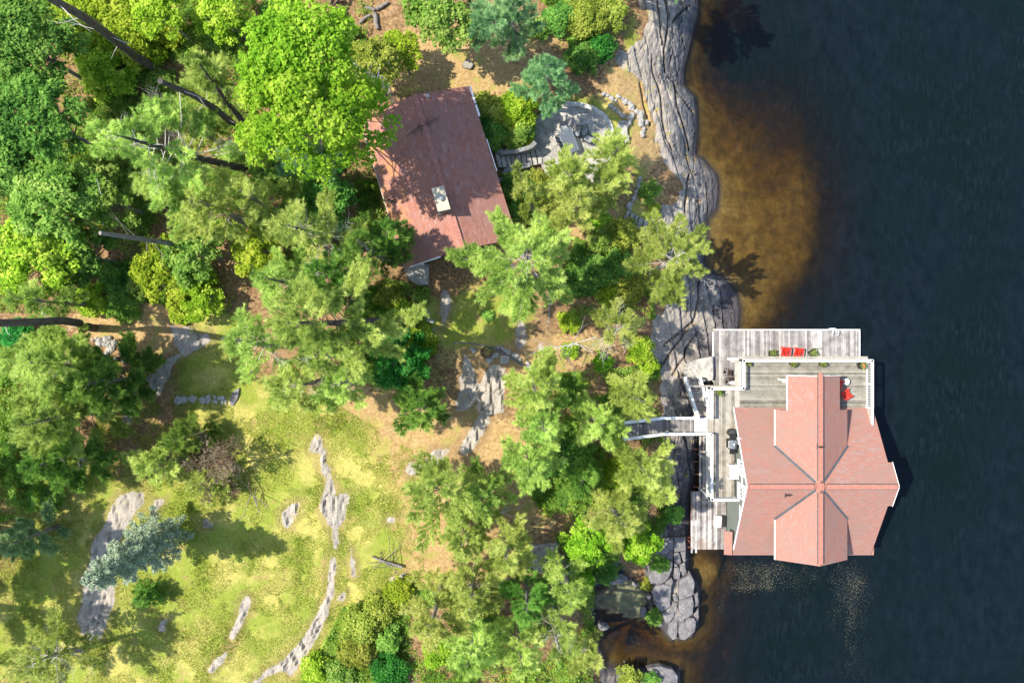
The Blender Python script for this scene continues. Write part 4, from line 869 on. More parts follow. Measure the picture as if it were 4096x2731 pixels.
for i in range(n):
    a0, a1 = 2 * pi * i / n, 2 * pi * (i + 1) / n
    for r, fl in ((.42, 1), (.40, -1)):
        q = [(p.x + r * cos(a0), p.y + r * sin(a0), p.z - .02), (p.x + r * cos(a1), p.y + r * sin(a1), p.z - .02), (p.x + r * cos(a1), p.y + r * sin(a1), p.z + .38), (p.x + r * cos(a0), p.y + r * sin(a0), p.z + .38)]
        m.poly(q if fl > 0 else q[::-1], .2)
    m.poly([(p.x + .40 * cos(a0), p.y + .40 * sin(a0), p.z + .38), (p.x + .42 * cos(a0), p.y + .42 * sin(a0), p.z + .38), (p.x + .42 * cos(a1), p.y + .42 * sin(a1), p.z + .38), (p.x + .40 * cos(a1), p.y + .40 * sin(a1), p.z + .38)], .2)
tag(m.build('fire_ring', M['black']), 'black steel fire ring on the brown needle covered ground', 'fire pit')
m = MB(); pts = [(1812, 1374), (1840, 1370), (1865, 1371), (1900, 1376), (1935, 1382), (1970, 1391), (2010, 1412), (2050, 1436), (2090, 1462), (2122, 1480)]
m.tube([G(x, y, .08) for x, y in pts], .045, 8); m.tube([G(x + 2, y - 5, .07) for x, y in pts[5:]], .035, 8)
tag(m.build('water_pipe', plain("grey_pipe", (.16, .17, .19), .5, .1)), 'long grey water pipe running across the slope past the fire ring', 'pipe')
p = G(1671, 1098, .0); P = [(-.95, .3), (-.55, .75), (.85, .72), (.82, -.75), (.1, -.85), (-.6, -.4)]
m = MB(); m.prism([(p.x + x, p.y + y, p.z + .4) for x, y in P][::-1], .7); tag(m.build('stone_slab', M['flag'], bevel=0), 'large flat grey stone slab on the ground under the cottage south gable', 'stone slab')
for k, (a, b, r) in enumerate((((1500, 60), (1512, 120), .2), ((1505, 45), (1555, 15), .16), ((1440, 95), (1485, 62), .13), ((1468, 35), (1504, 44), .14))):
    log('fallen_log', ['thick mossy log lying north to south beside the woodpile', 'dark mossy log slanting up to the top edge of the picture', 'thin log leaning against the woodpile logs', 'short pale log at the head of the mossy logs'][k], 'log', G(*a, .15), G(*b, .2), r, M['barkg'], 'rotting logs behind the cottage', seed=k + 5)
rg = random.Random(31)
for i in range(24):
    px = 1345 + rg.uniform(-28, 34); py = 38 + rg.uniform(-35, 35); a = rg.uniform(-.5, .5) + (1.3 if i % 3 else 0); b = G(px, py, .12 + .22 * (i % 3)); d = Vector((cos(a), sin(a), 0)) * .28
    m = MB(); m.tube([b - d, b + d], .085, 6); o = m.build('firewood_log', M['barkr']); tag(o, 'split firewood log in the loose pile at the forest edge', 'firewood', 'split firewood in the woodpile')
# ================================================================ loose stones and slabs
def stonemat(name, a, b, c):
    t = NT(name); co = t.coord(); n = t.noise(co, 2.2, 6, .65); n2 = t.noise(co, 9, 5, .7)
    col = t.ramp(n, [(.3, a), (.55, b), (.75, c)]); col = t.mix(t.math('MULTIPLY', t.step(n2, .55, .66), .6), col, (.42, .42, .38)); col = t.mix(t.math('MULTIPLY', t.math('SUBTRACT', 1, t.step(n2, .30, .40)), .5), col, (.07, .065, .06))
    return t.bsdf(col, .9, .2, bump=t.math('ADD', n, t.math('MULTIPLY', n2, .5)), bs=.6, bd=.06)
M['pale'] = stonemat("pale_stone_lichen", (.25, .245, .235), (.38, .365, .345), (.48, .455, .42)); M['slab'] = stonemat("grey_bedrock_slab", (.10, .095, .105), (.19, .18, .185), (.29, .265, .265))
def stone(name, lb, cat, outline, z, th, mat, group=None, inset=.82, dome=.06, seed=0, floor=None):
    """flat-topped stone from its outline in metres; bevelled edge, slightly uneven top"""
    R = random.Random(seed); P = []
    for i in range(len(outline)):
        a, b = outline[i], outline[(i + 1) % len(outline)]; k = max(1, int(math.hypot(a[0] - b[0], a[1] - b[1]) / .28))
        for j in range(k): t = j / k; P.append((a[0] * (1 - t) + b[0] * t + R.uniform(-.03, .03), a[1] * (1 - t) + b[1] * t + R.uniform(-.03, .03)))
    if sum(P[i][0] * P[(i + 1) % len(P)][1] - P[(i + 1) % len(P)][0] * P[i][1] for i in range(len(P))) < 0: P.reverse()
    cx = sum(p[0] for p in P) / len(P); cy = sum(p[1] for p in P) / len(P); sl = (R.uniform(-.03, .03), R.uniform(-.03, .03))
    rings = [(1.0, -th), (1.0, -.09), (.97, -.03), (inset + .08, 0), (.5, dome), (.15, dome * 1.2)]
    V, F = [], []
    for f, dz in rings:
        for x, y in P: V.append((cx + (x - cx) * f, cy + (y - cy) * f, z + dz + (x - cx) * sl[0] + (y - cy) * sl[1] + (R.uniform(-.02, .02) if dz > -.05 else 0)))
    n = len(P)
    for r in range(len(rings) - 1):
        for i in range(n): j = (i + 1) % n; F.append((r * n + i, r * n + j, (r + 1) * n + j, (r + 1) * n + i))
    F.append(tuple((len(rings) - 1) * n + i for i in range(n)))
    me = bpy.data.meshes.new(name); me.from_pydata(V, [], F); me.materials.append(mat); o = bpy.data.objects.new(name, me); C.objects.link(o); return tag(o, lb, cat, group)
def blob_outline(R, rx, ry, rot=0, n=8):
    o = []
    for i in range(n): a = 2 * pi * i / n + R.uniform(-.2, .2); x, y = rx * R.uniform(.8, 1.15) * cos(a), ry * R.uniform(.8, 1.15) * sin(a); o.append((x * cos(rot) - y * sin(rot), x * sin(rot) + y * cos(rot)))
    return o
# big fractured blocks of the point south of the boathouse (crop px / 3.485 + (2560,2130))
BL = [([(330, 70), (460, 60), (470, 180), (455, 380), (380, 395), (300, 385), (225, 355), (225, 260), (320, 160)], 1.05, 'grey lichen spotted slab at the head of the fractured rock point'),
 ([(470, 60), (640, 65), (640, 240), (560, 268), (470, 280), (475, 180)], 1.0, 'flat grey slab touching the old dock corner'),
 ([(470, 285), (550, 272), (575, 400), (560, 440), (515, 450), (475, 405)], .95, 'small tilted slab split by a dark gap near the old dock'),
 ([(565, 272), (640, 250), (640, 400), (600, 400)], .85, 'narrow slab along the water below the old dock corner'),
 ([(285, 395), (455, 398), (450, 520), (400, 640), (350, 690), (240, 730), (150, 715), (120, 620), (150, 560), (200, 500)], 1.25, 'dark slab with a row of pale round lichen spots'),
 ([(200, 745), (330, 720), (440, 740), (430, 880), (430, 1030), (330, 1090), (290, 1100), (225, 1010), (180, 860)], 1.2, 'large pinkish grey slab beside the small bushes of the rock point'),
 ([(310, 1110), (440, 1040), (490, 1080), (480, 1170), (400, 1270), (370, 1265), (320, 1180)], .95, 'mid sized pale slab between the bushes and the split tip'),
 ([(560, 660), (680, 590), (705, 555), (740, 620), (770, 690), (750, 870), (640, 905), (550, 940), (545, 800)], .95, 'dark smooth slab with rippled bands on the lake side of the point'),
 ([(550, 950), (730, 890), (755, 1000), (740, 1130), (680, 1180), (560, 1250), (545, 1100)], .95, 'long pale grey slab on the lake side with a curved lower crack'),
 ([(755, 860), (812, 840), (818, 960), (800, 1020), (760, 1040)], .6, 'thin wet slab at the water edge of the point'),
 ([(560, 1265), (690, 1185), (760, 1190), (785, 1240), (760, 1380), (690, 1450), (620, 1503), (575, 1495), (540, 1400)], .8, 'big rounded slab forming the southern tip of the rock point'),
 ([(400, 1280), (480, 1195), (525, 1240), (530, 1360), (510, 1470), (455, 1503), (400, 1420)], .65, 'narrow pointed slab next to the rounded tip'),
 ([(745, 1130), (822, 1060), (820, 1180), (790, 1270), (770, 1180)], .5, 'wedge shaped ledge slab by the notch in the lake side'),
 ([(240, 170), (320, 160), (300, 290), (225, 250)], 1.15, 'small pale broken block on the western side of the point head'), ([(225, 310), (300, 330), (290, 370), (225, 350)], 1.0, 'tiny pale block below the broken block'),
 ([(475, 420), (515, 415), (520, 470), (480, 480)], .98, 'small white block in the central rubble gully, topmost'), ([(570, 440), (630, 415), (640, 520), (600, 550), (550, 530)], .85, 'pale cracked block in the gully below the dock'),
 ([(475, 490), (540, 480), (560, 560), (550, 640), (480, 650)], .9, 'pale rubble block in the middle of the gully'), ([(580, 560), (650, 500), (645, 570), (600, 600)], .7, 'small dark block at the gully mouth by the water'),
 ([(440, 860), (500, 840), (530, 920), (540, 960), (480, 940)], .85, 'bluish lichen block wedged in the gully'), ([(445, 960), (530, 980), (500, 1070), (450, 1030)], .85, 'pinkish wedge below the bluish block'), ([(490, 1090), (530, 1030), (545, 1140), (520, 1200), (480, 1180)], .8, 'small cracked wedge in the lower gully'),
 ([(380, 660), (450, 640), (470, 680), (440, 735), (340, 720)], 1.1, 'flat strip of rock under the pale lichen slab')]
for k, (o, z, lb) in enumerate(BL):
    P = [tuple(W(2560 + x / 3.485, 2130 + y / 3.485, z)[:2]) for x, y in o]; stone('rock_slab', lb, 'rock slab', P, z, z + .7, M['slab'], 'fractured slabs of the rock point', seed=k, dome=.03)
# pieces around the cove
for k, (px, py, rx, ry, z, lb) in enumerate(((2575, 2447, .28, .42, .35, 'upright grey boulder at the cove mouth'), (2600, 2468, .35, .25, .3, 'low boulder under the bush at the cove mouth'), (2596, 2385, .22, .3, .5, 'small stone between the cove film and the slabs'), (2545, 2335, .35, .2, .45, 'flat stone at the head of the cove'), (2415, 2505, .5, .4, .3, 'rounded amber boulder awash in the cove'), (2640, 2495, .3, .25, .25, 'little stone awash off the bushy rocks'), (2470, 2315, .9, .5, .9, 'pale ledge boulder above the cove film'))):
    p = W(px, py, z); R = random.Random(k + 40); stone('boulder', lb, 'boulder', [(p.x + a, p.y + b) for a, b in blob_outline(R, rx, ry)], z, z + .9, M['slab'], 'boulders around the cove', dome=.1, seed=k)
p = [tuple(W(x, y, 1.1)[:2]) for x, y in ((2600, 2682), (2650, 2676), (2700, 2692), (2718, 2715), (2722, 2800), (2590, 2800))]
stone('rock_ledge', 'pale lichen covered ledge at the bottom edge south of the cove', 'rock ledge', p, .6, 1.9, M['slab'], seed=77, dome=.12, inset=.8)
# stepping stones row
SS = [(715, 1600, .30, .36, 0, 'rectangular greenish paver, first from the left of the stepping stone row'), (738, 1597, .27, .33, .2, 'bluish many sided paver, second of the stepping stone row'), (773, 1595, .36, .3, 0, 'big roundish mottled paver standing alone mid row'), (813, 1598, .22, .33, .3, 'pale wedge paver left of the tall split one'), (835, 1597, .25, .35, -.3, 'pale paver with a slanted right edge in the row'),
      (861, 1588, .13, .13, 0, 'small pale chip above the wide paver'), (862, 1607, .24, .15, 0, 'wide low paver at the bottom of the row'), (879, 1590, .2, .15, .4, 'pale paver piece upper right of the cluster'), (893, 1593, .2, .2, .9, 'yellowish angular paver piece near the row end'), (890, 1609, .13, .2, 0, 'small tall paver piece at the cluster bottom'), (903, 1607, .1, .2, 0, 'thin paver sliver beside the end slab'), (938, 1590, .26, .8, -.35, 'long mottled slab closing the right end of the row')]
for k, (px, py, rx, ry, rt, lb) in enumerate(SS):
    p = G(px, py, .1); R = random.Random(k + 60); stone('stepping_stone', lb, 'paving stone', [(p.x + a, p.y + b) for a, b in blob_outline(R, rx, ry, rt, 7)], p.z, .3, M['pale'] if k != 11 else M['slab'], 'stepping stones across the lawn', dome=.01, inset=.9, seed=k)
def stones(pts, name, group, lbs, mat, r=(.14, .3), seed=0, h=.22, cat='stone'):
    R = random.Random(seed); pts = sorted(pts, key=lambda q: q[1])
    ORD = ('first second third fourth fifth sixth seventh eighth ninth tenth eleventh twelfth thirteenth fourteenth fifteenth sixteenth seventeenth eighteenth nineteenth twentieth ' + ' '.join('twenty-' + w for w in 'first second third fourth fifth sixth seventh eighth ninth tenth'.split())).split()
    for k, (px, py) in enumerate(pts):
        rr = R.uniform(*r); p = G(px, py, h * R.uniform(.6, 1.1)); lb = lbs[0].replace('ORD', ORD[k])
        stone(name, lb, cat, [(p.x + a, p.y + b) for a, b in blob_outline(R, rr * R.uniform(.8, 1.3), rr, R.uniform(0, 3), 7)], p.z, .5, mat, group, dome=rr * .25, inset=.7, seed=seed * 50 + k)
stones([(2415, 378), (2430, 384), (2445, 395), (2448, 402), (2460, 405), (2472, 388), (2490, 400), (2500, 410), (2440, 425), (2456, 438), (2470, 448), (2478, 455), (2490, 466), (2517, 417), (2522, 430), (2530, 440), (2545, 450), (2560, 455), (2563, 465), (2556, 472), (2520, 473), (2526, 465), (2515, 493), (2562, 485), (2585, 492), (2562, 502), (2575, 515), (2568, 533), (2570, 545)],
       'garden_stone', 'white stones edging the lakeside lawn', ['ORD white stone from the north in the edging of the lakeside lawn'], M['pale'], (.14, .27), 1)
stones([(2558, 718), (2560, 735), (2556, 752), (2546, 768), (2540, 782), (2534, 795), (2530, 803), (2522, 815), (2514, 825), (2516, 838)], 'garden_stone', 'white stones in the line below the lakeside pine', ['ORD pale stone from the north in the line leading to the stone steps'], M['pale'], (.15, .25), 2)
for k, (px, py, rx, ry) in enumerate(((2489, 492, .32, .1), (2480, 505, .22, .1), (2497, 505, .28, .1), (2486, 528, .42, .34), (2495, 560, .35, .3))):
    p = G(px, py, .2); stone('garden_step', ['long thin white step stone, topmost beside the lawn', 'left half of the second white step on the lawn', 'right half of the second white step on the lawn', 'broad white step slab below the paired step stones', 'lowest broad white slab under the pine tips'][k], 'stone step', [(p.x - rx, p.y - ry), (p.x + rx, p.y - ry), (p.x + rx, p.y + ry), (p.x - rx, p.y + ry)], p.z, .4, M['pale'], 'white garden steps', dome=.0, inset=.92, seed=k)
for k in range(5):
    p = G(2505 + k * 18, 868 + k * 9, .25 - .02 * k); a = -.35; o = [(-.14, -.45), (.14, -.45), (.14, .45), (-.14, .45)]
    stone('stone_step', ['first grey stone step nearest the sand', 'second grey stone step from the sand', 'middle grey stone step of the flight to the shore', 'fourth grey stone step towards the shore', 'last grey stone step by the shore bedrock'][k], 'stone step', [(p.x + x * cos(a) - y * sin(a), p.y + x * sin(a) + y * cos(a)) for x, y in o], p.z, .5, M['pale'], 'stone steps to the shore', dome=0, inset=.9, seed=k + 5)
stones([(375, 1360), (390, 1356), (400, 1362), (428, 1358), (443, 1350), (440, 1366), (460, 1370), (425, 1375), (435, 1378), (460, 1380), (400, 1375), (450, 1392), (482, 1397), (440, 1398), (490, 1412), (430, 1410)], 'ledge_stone', 'broken stones of the western ledge', ['ORD broken stone from the north in the rubble below the bent trunk'], M['pale'], (.14, .3), 3)
for k, (o, lb) in enumerate((([(500, 1425), (520, 1418), (530, 1428), (525, 1448), (505, 1453), (495, 1440)], 'rounded blue grey boulder between the rubble and the long slab'), ([(535, 1418), (548, 1425), (578, 1458), (575, 1468), (560, 1460), (540, 1440)], 'long narrow blue grey slab pointing to the outcrop'), ([(548, 1475), (560, 1467), (578, 1475), (572, 1490), (555, 1492)], 'small five sided blue grey boulder below the long slab'), ([(462, 1428), (480, 1425), (478, 1440), (468, 1445)], 'small mottled boulder west of the rounded one'))):
    P = GP(o); z = gz(*P[0]) + .35; stone('boulder', lb, 'boulder', P, z, .7, M['slab'] if k else M['pale'], 'boulders at the ledge end', seed=k + 90)
stones([(1995, 1385), (2008, 1392), (2020, 1400), (2035, 1408), (2052, 1418), (2066, 1425), (2080, 1438), (2110, 1452), (2118, 1465), (1975, 1422), (1968, 1432), (1958, 1440), (1985, 1420)], 'path_stone', 'stones beside the water pipe', ['ORD grey stone from the north in the row beside the water pipe'], M['pale'], (.13, .26), 4, .18)
p = G(2019, 1437, .15); stone('stone_slab', 'square pale stone slab lying beside the pipe and fire ring', 'stone slab', [(p.x - .33, p.y - .3), (p.x + .3, p.y - .33), (p.x + .35, p.y + .25), (p.x - .3, p.y + .3)], p.z, .3, M['pale'], dome=0, inset=.92, seed=4)
p = G(1890, 1400, .15); stone('boulder', 'small pale boulder left of the fire ring', 'boulder', [(p.x - .2, p.y + .1), (p.x - .05, p.y + .3), (p.x + .3, p.y - .1), (p.x + .1, p.y - .3)], p.z, .3, M['pale'], seed=5)
stones([(1692, 1225), (1697, 1243), (1702, 1256), (1712, 1272), (1728, 1285), (1735, 1320), (1736, 1345)], 'path_stone', 'stones edging the big pine base', ['ORD grey stone from the north in the row east of the big pine trunk'], M['pale'], (.15, .32), 6)
p = G(403, 1303, .1); stone('stone_slab', 'small white flat stone lying in the trunk shadow', 'stone slab', [(p.x - .15, p.y), (p.x, p.y + .15), (p.x + .15, p.y - .05), (p.x, p.y - .15)], p.z, .2, M['pale'], seed=8)
# ================================================================ vegetation
FM = {
 'pine': leafmat("white_pine_needles", [(.22, .34, .06), (.47, .62, .14), (.76, .85, .27)], .45),
 'pineY': leafmat("young_pine_needles", [(.28, .38, .07), (.53, .65, .15), (.80, .86, .30)], .48),
 'pineB': leafmat("bluish_pine_needles", [(.11, .25, .11), (.27, .48, .20), (.46, .66, .31)], .38),
 'pineD': leafmat("dark_pine_needles", [(.07, .19, .03), (.19, .37, .06), (.38, .56, .11)], .38),
 'spruce': leafmat("blue_spruce_needles", [(.16, .25, .15), (.44, .55, .37), (.74, .82, .60)], .12),
 'maple': leafmat("bright_maple_leaves", [(.10, .28, .015), (.25, .50, .03), (.48, .68, .08)], .42),
 'leafD': leafmat("deep_green_leaves", [(.05, .14, .03), (.14, .31, .05), (.30, .50, .10)], .4),
 'leafL': leafmat("light_green_leaves", [(.10, .22, .03), (.24, .42, .07), (.44, .58, .14)], .42),
 'leafY': leafmat("yellow_green_leaves", [(.14, .26, .015), (.34, .50, .035), (.60, .68, .10)], .42),
 'emer': leafmat("emerald_leaves", [(.015, .12, .02), (.04, .28, .04), (.12, .46, .09)], .42),
 'juni': leafmat("juniper_sprays", [(.12, .17, .02), (.29, .36, .05), (.48, .52, .11)], .3),
 'twig': leafmat("brown_twigs", [(.16, .11, .07), (.26, .20, .13), (.40, .34, .24)], .1)}
def segs(P0, P1, r0, r1, n=3):
    """many tapered prisms at once"""
    P0, P1 = np.asarray(P0, float), np.asarray(P1, float); r0, r1 = np.asarray(r0, float), np.asarray(r1, float)
    d = P1 - P0; d /= np.linalg.norm(d, axis=1)[:, None] + 1e-9
    a = np.cross(d, (0.13, 0.21, .97)); a /= np.linalg.norm(a, axis=1)[:, None] + 1e-9; b = np.cross(d, a); V = []
    for P, r in ((P0, r0), (P1, r1)):
        for k in range(n): an = 2 * pi * k / n; V.append(P + (a * cos(an) + b * sin(an)) * r[:, None])
    V = np.stack(V, 1); N = len(P0); off = np.arange(N)[:, None] * 2 * n; F = []
    for k in range(n): F.append(np.stack([off[:, 0] + k, off[:, 0] + (k + 1) % n, off[:, 0] + n + (k + 1) % n, off[:, 0] + n + k], 1))
    return V.reshape(-1, 3), np.concatenate(F)
def tufts(Cn, D, R, n=12, L=.2, wd=.034, up=.22, spread=.42):
    N = len(Cn); d = D[:, None, :] * .8 + R.normal(0, spread, (N, n, 3)) + (0, 0, up); d /= np.linalg.norm(d, axis=2)[..., None]
    s = np.cross(d, R.normal(0, .55, (N, n, 3)) + (0, 0, 1.)); s /= np.linalg.norm(s, axis=2)[..., None]
    l = L * R.uniform(.6, 1.3, (N, n, 1)); c = Cn[:, None, :]
    V = np.stack([c + s * wd / 2 + 0 * d, c - s * wd / 2, c + d * l], 2).reshape(-1, 3)
    return V, np.arange(len(V)).reshape(-1, 3)
def trunk_obj(t, B, T, r, mat, seed, bend=.25, top_r=.12):
    R = random.Random(seed); B, T = Vector(B), Vector(T); n = 10; pts, rs = [], []
    bx, by = R.uniform(-bend, bend), R.uniform(-bend, bend)
    for i in range(n + 1):
        f = i / n; p = B.lerp(T, f) + Vector((bx, by, 0)) * sin(f * pi); pts.append(p); rs.append(r * (1 - (1 - top_r) * f) * (1.25 if i == 0 else 1))
    m = MB(); m.tube(pts, rs, 10); m.build('trunk', mat, t, smooth=True); return pts
def at(pts, f):
    k = min(int(f * (len(pts) - 1)), len(pts) - 2); return pts[k].lerp(pts[k + 1], f * (len(pts) - 1) - k)
def pine(name, label, top, zt, R_, base=None, mat='pine', seed=0, limbs=None, dens=1.0, t0=.38, prof=.7, r=None, bark='barkg', dead=0, group=None, asym=(0, 0), flat=.15, azs=None, wood='bark', trunk_vis=None, tl=.27):
    g = np.random.RandomState(seed + 100); T = W(*top, zt)
    B = G(*base) if base else Vector((T.x, T.y, max(gz(T.x, T.y), 0)))
    B.z -= .2; t = thing(name, label, 'tree', (0, 0, 0), 0, group); H = (T - B).length
    pts = trunk_obj(t, B, T, r or .018 * H + .03 * R_, M[bark], seed)
    nl = int(limbs * .72) if limbs else int(15 + 4.6 * R_); WP0, WP1, W0, W1, TC, TD = [], [], [], [], [], []
    ga = 2.39996
    for i in range(nl):
        f = t0 + (1 - t0) * ((i + g.rand()) / nl); az = azs[i % len(azs)] + g.normal(0, .25) if azs else i * ga + g.normal(0, .35)
        q = (f - t0) / (1 - t0); L = R_ * (1.02 - q) ** prof * (.50 + .62 * g.rand()) * (1 if q > .12 else .75)
        h = np.array((cos(az), sin(az), 0)); L *= 1 + asym[0] * h[0] + asym[1] * h[1]; L = max(L, .25)
        o = np.array(at(pts, min(f, .995))); isdead = g.rand() < dead
        e0, e1 = g.uniform(.0, .25) + q * .35 - .12, g.uniform(flat - .1, flat + .25); nn = 6; sw = g.normal(0, .25); side = np.array((-h[1], h[0], 0))
        P = [o + h * L * s + side * L * sw * s * s + np.array((0, 0, 1)) * L * (e0 * s + e1 * s * s * .6) for s in np.linspace(0, 1, nn)]
        rr = .012 + .010 * L
        for k in range(nn - 1): WP0.append(P[k]); WP1.append(P[k + 1]); W0.append(rr * (1 - k / nn)); W1.append(rr * (1 - (k + 1) / nn) + .003)
        m = max(6, int(L * 6.5)); s0 = .25 if L < 2 else .38
        for j in range(m):
            s = s0 + (1 - s0) * (j + g.rand() * .6) / m; k = min(int(s * (nn - 1)), nn - 2); p = P[k] + (P[k + 1] - P[k]) * (s * (nn - 1) - k)
            dl = P[k + 1] - P[k]; dl /= np.linalg.norm(dl) + 1e-9; a = (1 if j % 2 else -1) * g.uniform(.35, .85)
            td = np.array((dl[0] * cos(a) - dl[1] * sin(a), dl[0] * sin(a) + dl[1] * cos(a), dl[2] + g.uniform(-.05, .3)))
            tl_ = (L * .25 * (1.15 - s) + .26 + .1 * g.rand()) * g.uniform(.75, 1.2); e = p + td * tl_
            WP0.append(p); WP1.append(e); W0.append(.006); W1.append(.0025)
            if isdead:
                for z in range(2): WP0.append(p + (e - p) * .5); WP1.append(e + g.normal(0, .18, 3)); W0.append(.008); W1.append(.003)
                continue
            K = max(2, int(tl_ / .055 * dens)); u = g.uniform(.1, 1.05, K)
            TC.append(p + (e - p) * u[:, None] + g.normal(0, .035, (K, 3))); TD.append(np.repeat(td[None], K, 0))
        if not isdead: TC.append(P[-1] + g.normal(0, .12, (6, 3))); TD.append(np.repeat(h[None], 6, 0))
    V, F = segs(WP0, WP1, W0, W1); np_mesh('branches', V, F, M['dead'] if dead or wood == 'dead' else M[bark], t)
    TC, TD = np.concatenate(TC), np.concatenate(TD); V, F = tufts(TC, TD, g, L=tl)
    tone = np.clip(g.normal(.5, .2, len(TC)) + .9 * vnoise(TC[:, 0], TC[:, 1], 1.3, 3), 0, 1); tone = np.repeat(tone, 36)
    np_mesh('crown', V, F, FM[mat], t, tone=np.clip(tone + g.normal(0, .08, len(tone)), 0, 1)); return t
def leafcloud(parent, name, lobes, mat, g, per=2.6, s=.12):
    """leaf-sized faces in the shells of many overlapping lobes; lobes: (centre, radius, flatten)"""
    Cs, Ns, Ts = [], [], []
    for c, r, fl in lobes:
        n = int(per * 3.1 * r * r / (s * s * .95)); d = g.normal(0, 1, (n, 3)); d /= np.linalg.norm(d, axis=1)[:, None]; d[:, 2] = np.where(d[:, 2] < -.25, -d[:, 2], d[:, 2])
        rad = r * g.uniform(.45, 1.0, (n, 1)) ** .5 * (1 + .8 * vnoise(d[:, 0] * 3 + c[0], d[:, 1] * 3 + c[1], 1.0, 2))[:, None]
        Cs.append(np.array(c) + d * rad * (1, 1, fl)); Ns.append(d * .55); Ts.append(np.full(n, g.uniform(-.18, .18)))
    P = np.concatenate(Cs); N = np.concatenate(Ns); tn = np.concatenate(Ts); n = len(P)
    N = N + g.normal(0, .55, (n, 3)) + (0, 0, .75); N /= np.linalg.norm(N, axis=1)[:, None]
    a = np.cross(N, g.normal(0, 1, (n, 3))); a /= np.linalg.norm(a, axis=1)[:, None]; b = np.cross(N, a); q = s * g.uniform(.6, 1.35, (n, 1))
    V = np.stack([P - a * q, P - b * q * .62, P + a * q, P + b * q * .62], 1).reshape(-1, 3)
    tone = np.clip(.5 + tn + g.normal(0, .17, n) + .7 * vnoise(P[:, 0], P[:, 1], 1.7, 5), 0, 1)
    return np_mesh(name, V, np.arange(4 * n).reshape(n, 4), FM[mat], parent, tone=np.repeat(tone, 4))
def broad(name, label, top, zt, R_, mat='leafL', seed=0, base=None, group=None, ry=None, rot=0, hgt=None, s=.12, per=2.4, lobes=None, lobr=.25, bark='barkg', r=None, gaps=.0):
    g = np.random.RandomState(seed + 500); c = W(*top, zt - R_ * .4); ry = ry or R_
    B = G(*base) if base else Vector((c.x * .97, c.y * .97, gz(c.x, c.y))); B.z -= .15
    t = thing(name, label, 'tree' if zt - B.z > 3.2 else 'shrub', (0, 0, 0), 0, group); hh = hgt or min(R_ * .75, (zt - B.z) * .55)
    T = Vector((c.x, c.y, max(zt - hh * .9, B.z + .4))); pts = trunk_obj(t, B, T, r or .04 + .035 * R_, M[bark], seed, .15, .5)
    LB, P0, P1, r0, r1 = [], [], [], [], []; nlb = lobes or int(14 + 10 * R_)
    for i in range(nlb):
        an = i * 2.39996 + g.normal(0, .3); f = math.sqrt((i + .5) / nlb) * .86 * (1 + .25 * vnoise(np.array(cos(an) * 1.7 + seed), np.array(sin(an) * 1.7), 1.0, 8)); rl = R_ * lobr * g.uniform(.7, 1.25) * (1 - .25 * f)
        if g.rand() < gaps: continue
        x, y = R_ * f * cos(an), ry * f * sin(an); x, y = x * cos(rot) - y * sin(rot), x * sin(rot) + y * cos(rot)
        z = zt - rl * .7 - hh * (f ** 2) * g.uniform(.8, 1.15) - g.uniform(0, hh * .25); q = (c.x + x, c.y + y, max(z, B.z + rl * .4 + .15)); LB.append((q, rl, .72))
        o = at(pts, g.uniform(.45, .98)); m_ = (o.x * .5 + q[0] * .5, o.y * .5 + q[1] * .5, o.z * .55 + q[2] * .45)
        P0 += [tuple(o), m_]; P1 += [m_, q]; r0 += [.02 + .012 * R_, .014 + .006 * R_]; r1 += [.014 + .006 * R_, .006]
        for _ in range(3): P0.append(q); P1.append(tuple(np.array(q) + g.normal(0, rl * .6, 3))); r0.append(.009); r1.append(.004)
    V, F = segs(P0, P1, r0, r1); np_mesh('branches', V, F, M[bark], t); leafcloud(t, 'crown' if zt - B.z > 3.2 else 'foliage', LB, mat, g, per, s); return t

